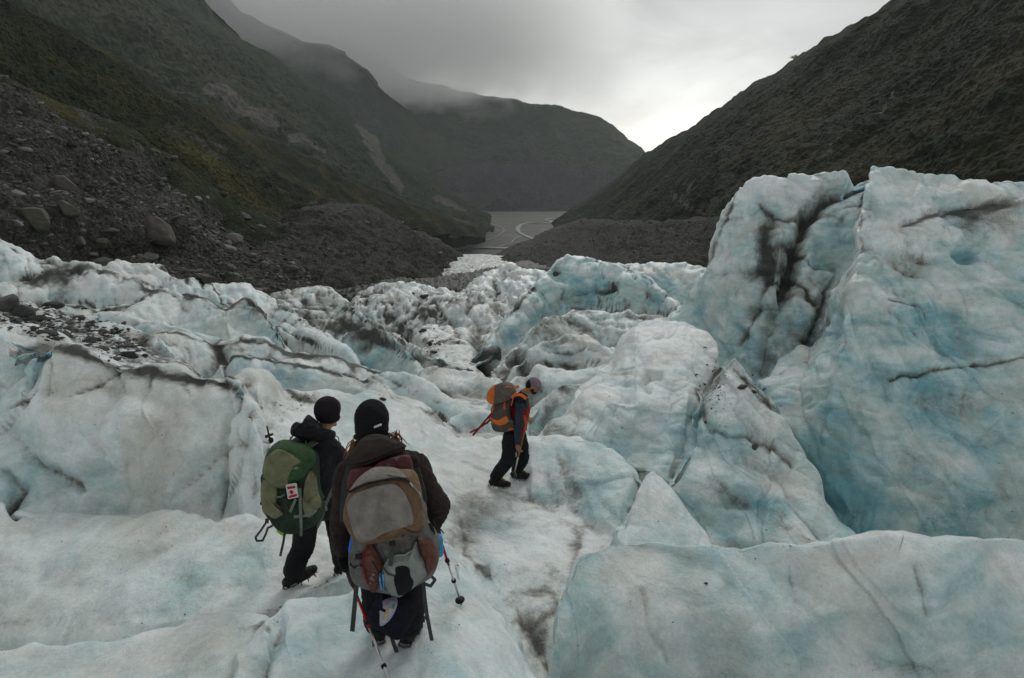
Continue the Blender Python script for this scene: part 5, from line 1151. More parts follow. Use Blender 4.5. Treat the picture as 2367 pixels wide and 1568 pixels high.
pole('trekking_pole', [pr0, pr1], 'trekking pole with round basket held out at the right side of the hiker in brown', 'trekking poles of the nearest hiker', .90, (.34, .62))
# ======== hiker in the black jacket with the green backpack
gA = hit(682, 1352); gB = hit(795, 1322)
if gB.y-gA.y > .7: gB = Vector((gB.x, gA.y+.4, gA.z+.05))
BASE = (gA+gB)/2; dG = gA.y
per = empty('person', BASE); tag(per, 'hiker in a black hooded jacket and dark knit hat turning right behind the nearest hiker', 'person')
hd = P(757, 952, dG+.12); face = Vector((.75, .6, -.25)); hp, Rm = head_prims(hd-UP*.025, face, (0.1, .2, 1))
nk = P(738, 1010, dG+.06); chest = P(728, 1075, dG+.04); pel = Vector((P(742, 1160, dG+.05).x, dG+.06, gA.z+.93))
shL, shR = P(672, 1040, dG+.02), P(768, 1040, dG+.14)
elL, wrL = P(622, 1105, dG+.10), P(626, 1185, dG+.35)
elR, wrR = P(815, 1090, dG+.22), P(850, 1130, dG+.45)
hipA, hipB = pel+Vector((-.10, -.02, -.02)), pel+Vector((.09, .03, -.02))
knA, anA = P(700, 1268, dG+.14), gA+Vector((0, -.01, .11)); knB, anB = P(785, 1235, dG+.22), gB+Vector((0, 0, .11))
hL, hR = hand_prims(wrL, (.1, .5, -.6), (.5, 0, -.5)), hand_prims(wrR, (.5, .5, -.3), (-.3, .3, -.6))
blob('body', hp+[('c', hd-UP*.08, .056, nk, .062), ('c', nk, .07, chest, .13), ('c', chest, .14, pel, .13), ('c', chest, .09, shL, .06), ('c', chest, .09, shR, .06), ('c', shL, .06, elL, .045), ('c', elL, .045, wrL, .03), ('c', shR, .06, elR, .045), ('c', elR, .045, wrR, .03),
   ('c', hipA, .09, knA, .06), ('c', knA, .058, anA, .04), ('c', hipB, .09, knB, .06), ('c', knB, .058, anB, .04)]+hL+hR, .008, C['skin'], per, 2)
blob('jacket', [('c', nk-UP*.02, .095, chest, .165), ('c', chest, .175, pel+UP*.05, .17), ('c', pel+UP*.05, .175, pel-UP*.10, .18), ('c', chest, .13, shL, .09), ('c', chest, .13, shR, .09), ('c', nk, .085, shL, .08), ('c', nk, .085, shR, .08),
   ('c', shL, .09, elL, .07), ('c', elL, .07, wrL, .055), ('c', shR, .092, elR, .078), ('c', elR, .078, wrR, .06)], .011, C['black2'], per, 5, .014, 15, (1, 1, 1.7))
blob('trousers', [('c', pel, .16, hipA, .12), ('c', pel, .16, hipB, .12), ('c', hipA, .125, knA, .10), ('c', knA, .10, anA+UP*.05, .088), ('c', hipB, .12, knB, .098), ('c', knB, .095, anB+UP*.03, .085)], .012, C['pants'], per, 6, .010, 15, (1, 1, 1.6))
for hh in (hL, hR): blob('glove', [(p[0], p[1], p[2]+.0045, p[3], p[4]+.0045) for p in hh], .006, C['gloves'], per, 2)
boot(per, anA, gA, (.85, .75, .12), 0); boot(per, anB, gB, (.3, 1, 0), 0)
bn = blob('beanie', [('e', hd+UP*.025, (.104, .118, .118), Rm), ('e', hd-UP*.045, (.100, .110, .06), Rm)], .010, C['wool2'], per, 6, .004, 20)
hood = Puff('hood', cc(c4, [(575, 520), (590, 420), (650, 370), (720, 385), (800, 280), (870, 320), (960, 390), (1010, 450), (1130, 480), (1140, 540), (1100, 590), (960, 590), (800, 600), (640, 560)]), C['black2'], per, dG-.06, (0, -.8, .6), .10, .14, wr=.020, wf=9)
tube('hood_cord', [P(*c4(1135, 540), dG), P(*c4(1180, 560), dG-.02), P(*c4(1195, 640), dG-.02)], .004, C['dark'], per, 6)
child_fix(per)
# ---- green backpack
bp = empty('backpack', P(690, 1240, dG-.25)); tag(bp, 'green and khaki backpack with a red and white flag tag on the hiker in black', 'backpack')
nG = (-.28, -.90, .34)
main = Puff('main_compartment', cc(c4, [(330, 760), (390, 650), (500, 600), (780, 670), (880, 760), (890, 900), (900, 1150), (940, 1350)])+cc(c5, [(955, 380), (900, 520), (740, 600), (600, 650), (480, 620), (400, 560), (340, 470), (250, 340), (240, 120)])+cc(c4, [(262, 950)]), C['dgreen'], bp, dG-.22, nG, .14, .18, wr=.018, wf=13, power=3)
lid = Puff('lid', cc(c4, [(262, 1000), (290, 830), (320, 740), (385, 650), (480, 592), (620, 612), (780, 662), (878, 760), (885, 880), (800, 990), (720, 1090), (600, 1150), (520, 1210), (400, 1180), (290, 1105)]), C['green'], bp, dG-.26, nG, .16, .05, wr=.006, wf=15, power=2.6)
Puff('lid_panel', cc(c4, [(262, 1010), (290, 830), (360, 745), (420, 722), (540, 770), (620, 820), (682, 880), (600, 940), (545, 1040), (525, 1130), (505, 1218), (400, 1180), (292, 1104)]), C['khaki'], lid.obj, on=lid, front=.008, back=.03, wr=.003, ctr=c4(430, 940), lift=.014)
plate('logo_patch', cc(c4, [(590, 965), (640, 930), (682, 948), (655, 975)]), C['gstrap'], lid.obj, lid, .024)
Puff('side_panel', cc(c4, [(240, 1130), (300, 1120), (390, 1190), (400, 1300), (390, 1420)])+cc(c5, [(480, 330), (492, 372), (385, 442), (300, 400), (248, 330), (236, 150)]), C['khaki'], main.obj, on=main, front=.02, back=.01, wr=.006)
kp = Puff('pocket', cc(c5, [(730, 190), (800, 235), (860, 225), (915, 130), (955, 270), (900, 350), (820, 430), (755, 385)]), C['khaki'], main.obj, on=main, front=.04, back=.01, wr=.006)
Puff('tall_panel', cc(c4, [(740, 1350), (755, 1150), (800, 1030), (850, 985), (890, 1080), (910, 1250), (920, 1340), (830, 1390)]), C['khaki'], main.obj, on=main, front=.015, back=.01, wr=.006)
S = C['gstrap']
strap('compression_strap', cc(c5, [(690, 60), (695, 250), (705, 450), (708, 600)])+[c5(706, 672)], .027, S, bp, on=main, lift=.035)
strap('compression_strap', cc(c5, [(615, 428), (700, 420), (800, 405), (900, 345)]), .022, S, bp, on=main, lift=.03)
strap('compression_strap', cc(c5, [(640, 200), (600, 290), (568, 365)]), .024, S, bp, on=main, lift=.03)
strap('compression_strap', [(*c4(830, 1000), dG-.22), (*c4(890, 1170), dG-.24), (*c4(985, 1340), dG-.24)], .03, S, bp)
strap('compression_strap', [(*c4(1190, 1040), dG-.10), (*c4(1110, 1220), dG-.15), (*c4(1020, 1420), dG-.2)], .026, S, bp)
strap('compression_strap', [(*c5(955, 270), dG-.24), (*c5(990, 380), dG-.26), (*c5(960, 470), dG-.26), (*c5(915, 565), dG-.26)], .022, S, bp)
strap('loose_strap', [(*c5(300, 440), dG-.30), (*c5(200, 590), dG-.32), (*c5(125, 690), dG-.33), (*c5(140, 735), dG-.33), (*c5(215, 730), dG-.33), (*c5(255, 650), dG-.33), (*c5(280, 570), dG-.32), (*c5(345, 540), dG-.3)], .018, C['strap'], bp)
strap('loose_strap', [(*c5(500, 610), dG-.36), (*c5(480, 750), dG-.38), (*c5(440, 930), dG-.38)], .020, C['strap'], bp)
strap('loose_strap', [(*c5(240, 130), dG-.18), (*c5(190, 275), dG-.2)], .022, C['strap'], bp)
strap('shoulder_strap', [(*c4(790, 690), dG-.12), (*c4(880, 620), dG-.03), (*c4(980, 585), dG+.03), (*c4(1080, 600), dG+.08)], .05, C['khaki'], bp, .016, n=(0, -.7, .7))
strap('shoulder_strap', [(*c4(570, 590), dG-.12), (*c4(590, 550), dG-.04)], .03, S, bp, .01)
strap('load_strap', [(*c4(770, 660), dG-.12), (*c4(765, 600), dG-.05)], .014, S, bp, .006)
strap('hip_belt', [(*c4(1000, 1440), dG-.12), (*c4(1080, 1400), dG-.02), (*c4(1160, 1370), dG+.08)], .09, C['khaki'], bp, .02)
rbox('buckle', P(*c5(550, 590), dG-.37), (.055, .012, .04), orient((.2, 1, -.4)), S, bp)
rbox('buckle', P(*c5(270, 480), dG-.30), (.03, .012, .04), orient((.2, 1, -.4)), C['strap'], bp)
strap('bungee', cc(c5, [(400, 170), (450, 175), (500, 140)]), .012, S, bp, on=main, lift=.03)
child_fix(bp)
fg = empty('flag_tag', main.at(*c4(590, 1150), .05)); tag(fg, 'white luggage tag with red bars and a red maple leaf on the green backpack', 'tag')
ft = plate('card', cc(c4, [(510, 1172), (520, 1163), (632, 1145), (644, 1152), (670, 1318), (662, 1330), (550, 1352), (538, 1342)]), C['white'], fg, main, .050, .006)
plate('red_bar', cc(c4, [(528, 1195), (630, 1180), (633, 1210), (536, 1228)]), C['redp'], fg, main, .052)
plate('red_bar', cc(c4, [(548, 1310), (648, 1285), (652, 1315), (556, 1338)]), C['redp'], fg, main, .052)
leaf = [(0, 1), (.18, .62), (.42, .74), (.36, .28), (.62, .50), (.68, .34), (1, .34), (.84, .10), (.95, 0), (.48, -.36), (.54, -.56), (.06, -.46), (.05, -.95)]
leaf = leaf+[(-x, y) for x, y in leaf[::-1]][:-1]
ca, sa = math.cos(R(100)), math.sin(R(100))
plate('maple_leaf', [c4(585+36*(x*ca-y*sa), 1262-30*(x*sa+y*ca)) for x, y in leaf], C['redp'], fg, main, .052)
child_fix(fg)
yb = blob('drink_bottle', [('c', P(*c5(440, 590), dG-.28), .034, P(*c5(490, 628), dG-.30), .030)], .008, C['lime'], None, 3); tag(yb, 'lime yellow bottle poking out under the green backpack', 'bottle')
p0, p1 = P(*c4(330, 700), dG-.10), P(*c5(245, 250), dG-.12)
r = empty('trekking_pole', p1); tag(r, 'trekking pole strapped upright to the left side of the green backpack', 'trekking pole')
tube('shaft', [p1, p0], .009, C['steel'], r); pt, pc = P(*c4(270, 420), dG-.08), P(*c4(320, 640), dG-.10)
tube('tip', [pc, P(*c4(300, 560), dG-.09), pt], [.010, .009, .006], C['boot'], r); tube('basket', [P(*c4(255, 556), dG-.09), P(*c4(345, 520), dG-.09)], [.014, .010], C['foam'], r); bm = bmesh.new(); add_sphere(bm, P(*c4(322, 600), dG-.09), (.022, .022, .026)); new_obj('lock', bm, C['dark'], r); tube('cord', [P(*c4(270, 870), dG-.15), P(*c4(240, 950), dG-.2), P(*c4(240, 1040), dG-.2), P(*c4(265, 1080), dG-.18)], .009, C['dark'], r, 6)
child_fix(r)
# ======== man in the grey cap
g1, g2 = hit(*c8(460, 1415), groups=['glacier']), hit(*c8(700, 1325), groups=['glacier']); dO = g1.y
if abs(g2.y-g1.y) > .7: g2 = Vector((g2.x, g1.y+.35, g1.z))
BASE = (g1+g2)/2; per = empty('person', BASE); tag(per, 'man in a grey cap and red vest looking down at the ice', 'person')
dO = dO+.12
hd = P(*c8(812, 245), dO); face = Vector((.86, -.12, -.50)).normalized(); hup = Vector((.45, 0, .9))
hp, Rm = head_prims(hd, face, hup)
hup = (hup-face*hup.dot(face)).normalized(); hs = face.cross(hup)
nk = P(*c8(715, 330), dO+.02); chest = P(*c8(665, 470), dO+.03); pel = P(*c8(595, 800), dO+.05)
shN, shF = P(*c8(672, 425), dO-.17), P(*c8(690, 400), dO+.22)
elN, wrN = P(*c8(640, 690), dO-.20), P(*c8(632, 935), dO-.17)
elF, wrF = P(*c8(660, 590), dO+.30), P(*c8(745, 610), dO+.16)
hipN, hipF = P(*c8(560, 830), dO-.05), P(*c8(650, 830), dO+.16)
knN, anN = P(*c8(520, 1100), dO-.06), g1+Vector((-.09, 0, .11)); knF, anF = P(*c8(705, 1060), dO+.14), g2+Vector((-.09, 0, .11))
hN, hF = hand_prims(wrN, (.22, 0, -1), (.5, .6, 0)), hand_prims(wrF, (.5, -.5, -.2), (-.2, .5, -.7))
blob('body', hp+[('c', hd-hup*.07-face*.02, .052, nk, .060), ('c', nk, .07, chest, .12), ('c', chest, .13, pel, .125), ('c', chest, .09, shN, .055), ('c', chest, .09, shF, .055), ('c', shN, .058, elN, .045), ('c', elN, .045, wrN, .029), ('c', shF, .058, elF, .045), ('c', elF, .045, wrF, .029),
   ('c', hipN, .09, knN, .06), ('c', knN, .058, anN, .04), ('c', hipF, .09, knF, .06), ('c', knF, .058, anF, .04)]+hN+hF, .007, C['skin'], per, 2)
blob('shirt', [('c', shN, .070, elN, .060), ('c', elN, .060, wrN+Vector((0, 0, .045)), .042), ('c', shF, .070, elF, .060), ('c', elF, .058, wrF-Vector((.03, 0, 0)), .044), ('c', chest, .12, shN, .072), ('c', chest, .12, shF, .072)], .009, C['slate'], per, 5, .005, 20, (1, 1, 1.6))
blob('vest', [('c', chest-UP*.05, .152, pel+UP*.02, .150), ('c', pel+UP*.02, .152, pel-UP*.04, .15)], .011, C['red'], per, 5, .008, 16, (1, 1, 1.4))
blob('yoke', [('c', nk-Vector((.01, 0, .02)), .078, chest+UP*.03, .130), ('c', chest+UP*.04, .11, shN+UP*.015, .078), ('c', chest+UP*.04, .11, shF+UP*.015, .078)], .010, C['vestb'], per, 6, .005, 18)
blob('trousers', [('c', pel-UP*.02, .135, hipN, .11), ('c', pel-UP*.02, .135, hipF, .11), ('c', hipN, .115, knN, .092), ('c', knN, .092, anN+UP*.05, .082), ('c', hipF, .11, knF, .09), ('c', knF, .09, anF+UP*.05, .080)], .010, C['pants'], per, 4, .020, 18, (1, 1, 1.6))
boot(per, anN, g1+Vector((-.09, 0, 0)), (1, -.12, -.03), 0, lace=C['yellow']); boot(per, anF, g2+Vector((-.09, 0, 0)), (1, -.1, -.05), 0, lace=C['yellow'])
kc = hd+hup*.045
cap_ = blob('cap', [('e', kc+face*.005, (.088, .106, .082), Rm)], .007, C['cap'], per, 4, .002, 20)
bm = bmesh.new()
for side in (0, 1):
    pass
rows = []
for i, u in enumerate(np.linspace(0, 1, 9)):
    row = []
    for v in np.linspace(-1, 1, 15):
        p = kc+face*(.085+.085*u*(1-.30*v*v))+hs*v*(.076-.012*u)-hup*(.012+.020*v*v+.03*u*u)
        row.append(p)
    rows.append(row)
tv = [[bm.verts.new(p+hup*.004) for p in r_] for r_ in rows]; bv = [[bm.verts.new(p-hup*.004) for p in r_] for r_ in rows]
for i in range(8):
    for j in range(14):
        bm.faces.new((tv[i][j], tv[i+1][j], tv[i+1][j+1], tv[i][j+1])); bm.faces.new((bv[i][j], bv[i][j+1], bv[i+1][j+1], bv[i+1][j]))
for j in range(14): bm.faces.new((tv[8][j], bv[8][j], bv[8][j+1], tv[8][j+1])); bm.faces.new((tv[0][j], tv[0][j+1], bv[0][j+1], bv[0][j]))
for i in range(8): bm.faces.new((tv[i][0], bv[i][0], bv[i+1][0], tv[i+1][0])); bm.faces.new((tv[i][14], tv[i+1][14], bv[i+1][14], bv[i][14]))
bmesh.ops.recalc_face_normals(bm, faces=bm.faces)
new_obj('peak', bm, C['cap'], cap_)
rbox('badge', kc+face*.100+hup*.012-hs*.0, (.034, .012, .026), Rm, C['gstrap'], cap_)
blob('hair', [('e', hd-face*.045+hup*.012, (.080, .062, .080), Rm), ('e', hd-face*.058-hup*.035, (.055, .035, .045), Rm)], .008, C['hair'], per, 3, .004, 40)
blob('beard', [('e', hd+face*.050-hup*.068, (.052, .050, .042), Rm), ('e', hd+face*.02-hup*.035-hs*.05, (.018, .03, .045), Rm), ('e', hd+face*.02-hup*.035+hs*.05, (.018, .03, .045), Rm)], .007, C['beard'], per, 3, .004, 50)
sg = blob('sunglasses', [('e', hd+face*.092+hup*.012-hs*.034, (.030, .012, .019), Rm), ('e', hd+face*.092+hup*.012+hs*.034, (.030, .012, .019), Rm)], .005, C['black'], per, 1)
for k in (-1, 1): tube('temple', [hd+face*.090+hup*.016+hs*k*.062, hd+face*.04+hup*.012+hs*k*.082, hd-face*.012+hup*.002+hs*k*.084], .0055, C['orange2'], sg, 6)
child_fix(per)
bp = empty('backpack', P(*c8(450, 780), dO-.1)); tag(bp, 'orange and taupe backpack with red straps on the man in the grey cap', 'backpack')
nO = (-.25, -.95, .22); dd = dO-.12
main = Puff('main_compartment', cc(c8, [(325, 600), (335, 490), (400, 430), (560, 400), (545, 520), (560, 620), (602, 650), (592, 735), (500, 782), (385, 775), (338, 725)]), C['taupe2'], bp, dd, nO, .08, .36, wr=.008, wf=14, power=3.5)
lid = Puff('lid', cc(c8, [(345, 455), (340, 330), (375, 240), (480, 205), (558, 238), (592, 330), (555, 400), (430, 445)]), C['taupe'], bp, dd, nO, .10, .34, wr=.014, wf=15, power=3)
Puff('lid_end', cc(c8, [(372, 238), (310, 285), (275, 370), (290, 430), (335, 462), (372, 440), (388, 350)]), C['orange'], bp, dd, nO, .07, .30, wr=.008, wf=16, power=3)
Puff('lower_band', cc(c8, [(325, 612), (400, 645), (500, 602), (522, 668), (440, 705), (370, 700), (335, 668)]), C['orange'], main.obj, on=main, front=.01, back=.01, ctr=c8(430, 668), wr=.004)
strap('trim', cc(c8, [(385, 440), (460, 430), (540, 395)]), .022, C['orange2'], bp, on=main, lift=.02)
strap('trim', cc(c8, [(485, 432), (480, 515)]), .026, C['orange2'], bp, on=main, lift=.012)
strap('trim', cc(c8, [(358, 465), (345, 520), (330, 590)]), .022, C['orange2'], bp, on=main, lift=.012)
strap('trim', cc(c8, [(490, 262), (530, 255), (575, 268)]), .018, C['orange2'], bp, on=lid, lift=.012)
strap('trim', cc(c8, [(520, 755), (590, 745)]), .03, C['orange2'], bp, on=main, lift=.012)
strap('shoulder_strap', [(*c8(565, 375), dO-.22), (*c8(620, 345), dO-.26), (*c8(680, 350), dO-.265), (*c8(735, 395), dO-.24)], .042, C['orange'], bp, .014, n=(-.1, -1, .6))
strap('shoulder_strap', [(*c8(735, 395), dO-.23), (*c8(752, 450), dO-.20), (*c8(750, 520), dO-.16)], .035, C['strap'], bp, .012, n=(0.6, -1, .2))
strap('shoulder_strap', [(*c8(575, 300), dO-.08), (*c8(615, 262), dO+.0), (*c8(650, 250), dO+.03)], .035, C['orange2'], bp, .014, n=(-.1, -.7, .7))
strap('load_strap', [(*c8(620, 300), dO-.24), (*c8(590, 370), dO-.25), (*c8(560, 480), dO-.22)], .014, C['orange2'], bp)
strap('hip_belt', [(*c8(560, 740), dO-.15), (*c8(620, 700), dO-.20), (*c8(700, 690), dO-.17), (*c8(745, 680), dO-.05)], .07, C['strap'], bp, .016)
strap('hip_belt_pocket', [(*c8(712, 590), dO-.14), (*c8(735, 680), dO-.12), (*c8(725, 765), dO-.14)], .045, C['orange2'], bp, .02)
strap('trim', [(*c8(575, 650), dO-.2), (*c8(565, 720), dO-.2)], .02, C['orange2'], bp)
strap('loose_strap', [(*c8(330, 570), dd-.04), (*c8(220, 700), dd-.05), (*c8(115, 822), dd-.06)], .028, C['redstrap'], bp, .008)
strap('loose_strap', [(*c8(325, 640), dd-.04), (*c8(200, 730), dd-.05), (*c8(85, 788), dd-.06)], .024, C['redstrap'], bp, .008)
strap('loose_strap', [(*c8(330, 560), dd-.05), (*c8(300, 650), dd-.06), (*c8(285, 690), dd-.06)], .016, C['redstrap'], bp, .006)
tube('buckle', [P(*c8(80, 790), dd-.06), P(*c8(90, 784), dd-.06)], .012, C['orange2'], bp, 6)
child_fix(bp)
ax = empty('ice_axe', P(*c8(592, 1350), dO-.10)); tag(ax, 'wooden handled ice axe held head down by the man in the cap', 'ice axe')
a0, a1_, a2_, a3_ = P(*c8(710, 780), dO-.12), P(*c8(640, 1070), dO-.13), P(*c8(600, 1255), dO-.12), P(*c8(590, 1350), dO-.12)
tube('handle', [a0, a1_], .016, C['wood'], ax); tube('shaft', [a1_, a2_], .012, C['silver'], ax); tube('spike', [a2_, a3_], [.014, .003], C['steel'], ax)
hdx = (a2_-a1_).normalized()
tube('pick', [a2_-Vector((.035, 0, 0)), a2_+hdx*-.02, a2_+Vector((.02, -.02, -.03)), a2_+Vector((.03, -.03, -.11))], [.022, .020, .014, .004], C['steel'], ax, 8)
child_fix(ax)
# ---------------------------------------------------------------- stones
def rock_mat(name, c0, c1):
    m, nt, b = mat(name); g = nt.nodes.new('ShaderNodeTexCoord'); pos = g.outputs['Object']
    mp = nt.nodes.new('ShaderNodeMapping'); mp.inputs['Scale'].default_value = (1, 1, 4); L(nt, pos, mp.inputs[0])
    a = tnoise(nt, mp.outputs[0], 2.2, 7, .68); L(nt, ramp(nt, a, [(.3, c0), (.7, c1)]).outputs[0], b.inputs['Base Color'])
    b.inputs['Roughness'].default_value = .85
    bp = N(nt, 'ShaderNodeBump', Strength=.6, Distance=.08); L(nt, a, bp.inputs['Height']); L(nt, bp.outputs[0], b.inputs['Normal']); return m
RM = [rock_mat('grey_schist', (.035, .034, .032), (.11, .108, .10)), rock_mat('brown_schist', (.032, .027, .021), (.10, .088, .070)), rock_mat('pale_schist', (.09, .09, .086), (.21, .205, .19)), rock_mat('mossy_rock', (.028, .030, .020), (.085, .085, .060)), rock_mat('dark_slate', (.018, .019, .019), (.065, .068, .066))]
def rock_mesh(seed, sub=3, flat=.6):
    r = random.Random(seed); bm = bmesh.new(); bmesh.ops.create_icosphere(bm, subdivisions=sub, radius=1)
    for _ in range(14):       # planar chips give the slab-like schist faces
        n = Vector([r.gauss(0, 1) for _ in range(3)]).normalized(); d = r.uniform(.50, .82)
        for v in bm.verts:
            k = v.co.dot(n)
            if k > d: v.co -= n*(k-d)*.92
    co = np.array([v.co[:] for v in bm.verts]); q = fbm(co[:, 0]*1.5+seed, co[:, 1]*1.5, co[:, 2]*1.5, 4)
    for v, k in zip(bm.verts, q): v.co += v.co.normalized()*float(k)*.05
    for v in bm.verts: v.co.z *= flat
    me = bpy.data.meshes.new('rock'); bm.to_mesh(me); bm.free()
    me.polygons.foreach_set('use_smooth', np.ones(len(me.polygons), bool)); 
    return me
def sharp(me, a=35):
    me.set_sharp_from_angle(angle=R(a)); return me
def put_rock(name, loc, size, seed, m, label, cat='rock', rot=None, flat=.6, sink=.25, group=None, sub=3):
    me = sharp(rock_mesh(seed, sub, flat)); o = link(name, me, m); r = random.Random(seed)
    o.location = loc+Vector((0, 0, size[2]*(.5-sink))); o.scale = size; o.rotation_euler = rot or (r.uniform(-.3, .3), r.uniform(-.3, .3), r.uniform(0, 6))
    tag(o, label, cat, group); return o
# named boulders of the scree: (X, Y, half width px, half height px, material, label, roll)
BL = [
 (345, 540, 52, 34, 1, 'largest rounded brown boulder in the middle of the left scree slope', .55),
 (372, 545, 26, 20, 1, None, .5),
 (132, 430, 34, 20, 1, 'long reddish brown boulder with a dark overhang high on the left scree', .5),
 (182, 463, 20, 8, 2, 'flat pale slab just right of the reddish overhanging boulder', .3),
 (230, 470, 18, 9, 0, 'flat grey slab in the upper scree between the pale slab and the largest boulder', .3),
 (90, 510, 46, 34, 3, 'wide brown and mossy boulder near the left edge of the scree', .4),
 (140, 490, 28, 26, 3, 'mossy green upright boulder right behind the wide brown mossy one', .5),
 (52, 516, 16, 9, 2, 'small pale slab at the left edge beside the wide mossy boulder', .6),
 (206, 560, 24, 14, 0, 'dark grey boulder half way between the mossy boulder and the largest one', .2),
 (246, 565, 24, 16, 1, 'brown grey boulder just left of the largest boulder', .3),
 (248, 533, 26, 7, 0, 'long thin flat slab lying left of the largest boulder', .05),
 (250, 610, 28, 17, 0, 'grey boulder just above the ice in the lower scree left of centre', .2),
 (100, 600, 38, 22, 0, 'broad dark boulder at the lower left of the scree above the ice', .5),
 (565, 503, 22, 13, 4, 'dark square boulder on the crest of the scree at its right end', .4),
 (520, 510, 12, 9, 0, 'small grey block just left of the dark crest boulder', .2),
 (525, 556, 26, 15, 2, 'pale angular boulder right of the largest boulder', .3),
 (505, 575, 22, 9, 2, 'pale flat slab just below the pale angular boulder', .4),
 (500, 540, 18, 8, 0, 'thin tilted slab above the pale angular boulder', .4),
 (325, 595, 24, 14, 0, 'rounded grey boulder under the largest boulder', .2),
 (460, 650, 38, 22, 1, 'brown streaked outcrop just above the ice at the foot of the scree', .2),
 (330, 632, 34, 18, 4, 'dark broken boulder touching the ice below the largest boulder', .3),
 (570, 675, 26, 9, 2, 'flat pale slab above the ice at the right foot of the scree', .1),
 (433, 538, 12, 6, 2, 'small white stone right of the largest boulder', .3),
]
for i, (X, Y, hw, hh, mi, lab, roll) in enumerate(BL):
    if lab is None: continue
    p = hit2(X, Y, 'scree_spur')
    if p is None: continue
    k = K*p.y/FPX*.92
    put_rock('boulder', p, (hw*k, hw*k*.8, hh*k*1.25), 100+i, RM[mi], lab, 'boulder', rot=(0, roll*.7, rng.uniform(-.3, .3)), flat=.9, sink=.42, sub=4, group='boulders on the left scree slope')
# stones lying on the ice
ST = [
 (55, 720, 34, 20, 4, 'largest dark stone at the left end of the rubble on the ice'), (12, 700, 44, 34, 0, 'big grey green rock at the left edge of the picture on the ice'), (150, 772, 26, 13, 4, 'wide flat dark stone in the middle of the rubble tray on the ice'), (205, 785, 17, 9, 4, 'dark stone right of the wide flat one in the rubble tray'),
 (305, 818, 24, 13, 4, 'square dark slate stone lying on the crest of the left ice wall'), (334, 822, 8, 6, 4, 'pebble beside the square dark slate stone'), (115, 705, 26, 12, 4, 'dark slab at the upper edge of the rubble on the ice'), (85, 735, 22, 10, 4, 'flat stone just below the dark slab in the rubble'), (75, 758, 14, 6, 4, 'small flat stone low in the rubble on the ice'),
 (793, 682, 16, 10, 4, 'dark rock on top of the middle ice ridge beside the black gravel strip'), (816, 684, 7, 7, 1, 'small brown rock touching the dark one on the middle ridge'), (982, 684, 12, 6, 4, 'dark rock on the far ice hump in the middle'), (955, 677, 6, 3, 4, 'tiny stone left of the dark rock on the far ice hump'),
 (993, 793, 7, 10, 4, 'dark upright stone in the middle of the broken ice'), (1005, 812, 10, 4, 4, 'flat dark stone below the upright stone in the broken ice'), (976, 762, 11, 6, 4, 'rounded stone half sunk in the middle ice'), (1130, 825, 8, 5, 4, 'dark stone in the crack left of the tall middle ridge'),
 (883, 922, 9, 5, 4, 'dark pebble on the ice just above the nearest hiker'), (1714, 893, 15, 7, 4, 'dark flat stone near the tip of the pointed ice slab'), (1745, 905, 9, 5, 4, 'small dark stone under the flat one near the tip of the pointed slab'), (1745, 1032, 10, 10, 0, 'grey green stone stuck in the middle of the pointed ice slab'), (1632, 1347, 6, 4, 1, 'brown oval pebble on the foreground ice block'),
 (1285, 632, 9, 8, 3, 'greenish rock on the ice left of the tall middle ridge'),
]
for i, (X, Y, hw, hh, mi, lab) in enumerate(ST):
    p = hit(X, Y+hh*.5)
    if p is None: continue
    k = K*p.y/FPX*1.05
    put_rock('stone', p, (hw*k, hw*k*.75, hh*k*1.2), 300+i, RM[mi], lab, 'stone', rot=(rng.uniform(-.2, .2), rng.uniform(-.15, .15), rng.uniform(-.5, .5)), flat=.9, sink=.30, group='dark stones lying on the ice')
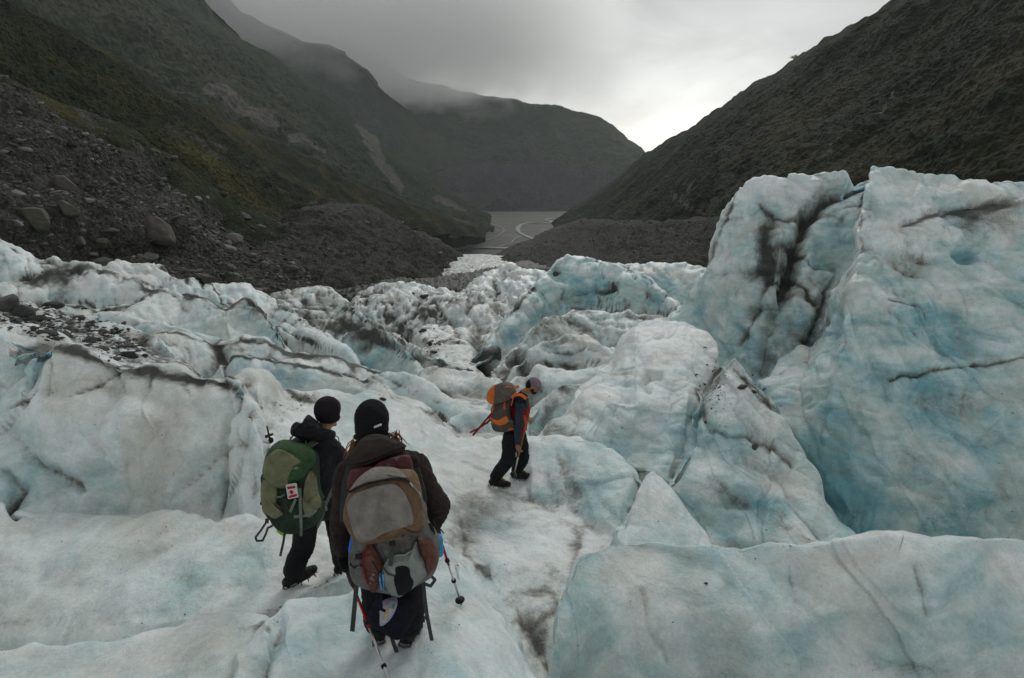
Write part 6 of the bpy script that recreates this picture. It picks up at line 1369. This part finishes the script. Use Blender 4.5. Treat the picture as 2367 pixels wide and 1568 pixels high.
# countless rubble: one mesh each for the scree, the banks and the ice tray
def rubble(name, spots, mats, seed, flat=.55):
    protos = [rock_mesh(900+k, 1, flat) for k in range(8)]; r = np.random.RandomState(seed)
    VV, QQ, MI = [], [], []; off = 0
    for pm in protos: pass
    pc = []
    for pm in protos:
        co = np.empty(len(pm.vertices)*3); pm.vertices.foreach_get('co', co); t = np.array([p.vertices[:] for p in pm.polygons]); pc.append((co.reshape(-1, 3), t))
    for p, s in spots:
        co, t = pc[r.randint(8)]; e = Euler((r.uniform(-.5, .5), r.uniform(-.5, .5), r.uniform(0, 6))).to_matrix()
        sc = np.array([s*r.uniform(.7, 1.5), s*r.uniform(.6, 1.1), s*r.uniform(.5, .9)])
        VV.append((co*sc) @ np.array(e).T+np.array(p)); QQ.append(t+off); off += len(co); MI.append(np.full(len(t), r.choice(len(mats), p=[.5, .2, .15, .15][:len(mats)] if len(mats) == 4 else None)))
    V = np.concatenate(VV); T = np.concatenate(QQ).astype(np.int32); me = bpy.data.meshes.new(name)
    me.vertices.add(len(V)); me.vertices.foreach_set('co', V.astype(np.float32).ravel()); me.loops.add(T.size); me.loops.foreach_set('vertex_index', T.ravel())
    me.polygons.add(len(T)); me.polygons.foreach_set('loop_start', np.arange(len(T), dtype=np.int32)*3)
    for m_ in mats: me.materials.append(m_)
    me.polygons.foreach_set('material_index', np.concatenate(MI).astype(np.int32)); me.update()
    return tag(link(name, me), kind='stuff')
rr = np.random.RandomState(3); spots = []
s_, Pt, nv = GR2['scree_spur']; Vp = Pt[:nv]
for _ in range(17000):
    i = rr.randint(10, nv-2); j = rr.randint(0, Vp.shape[1]); v = i/nv
    u, w_ = project(Vp[i, j]); 
    if rr.rand() < ss(.35, .8, v)*.93: continue
    d = Vp[i, j, 1]; sz = d*.0019*np.exp(rr.normal(0, .8)); spots.append((Vp[i, j], min(sz, d*.012)))
rubble('scree_stones', spots, [RM[0], RM[1], RM[2], RM[4]], 1)
for nm, cnt in (('moraine_bank', 3500), ('grey_bank', 5000)):
    s_, Pt, nv = GR2[nm]; Vp = Pt[:nv]; spots = []
    for _ in range(cnt):
        i, j = rr.randint(6, nv-2), rr.randint(0, Vp.shape[1]); d = Vp[i, j, 1]
        spots.append((Vp[i, j], min(d*.0011*np.exp(rr.normal(0, .7)), d*.006)))
    rubble(nm+'_stones', spots, [RM[0], RM[1], RM[2], RM[4]], 2)
spots = []
for _ in range(900):
    t = rr.rand(); X, Y = -20+t*330+rr.normal(0, 26), 712+t*88+rr.normal(0, 20)
    p = hit(X, Y)
    if p is not None and 9 < p.y < 22: spots.append((p, p.y*.0028*np.exp(rr.normal(0, .7))))
rubble('ice_rubble', spots, [RM[4], RM[0]], 3)
spots = []
for _ in range(700):
    X, Y = rr.uniform(0, 2367), rr.uniform(720, 1568); p = hit(X, Y)
    if p is not None and p.y < 22: spots.append((p, p.y*.0007*np.exp(rr.normal(0, .6))))
for cx_, cy_, sx_, sy_, n_ in ((690, 930, 30, 14, 60), (1000, 800, 20, 20, 40), (1130, 830, 10, 10, 25), (1720, 890, 30, 20, 25), (1650, 900, 18, 50, 80), (1240, 600, 50, 10, 0), (320, 828, 20, 8, 30)):
    for _ in range(n_):
        p = hit(cx_+rr.normal(0, sx_), cy_+rr.normal(0, sy_))
        if p is not None: spots.append((p, p.y*.0014*np.exp(rr.normal(0, .5))))
rubble('ice_grit', spots, [RM[4], RM[0]], 4)
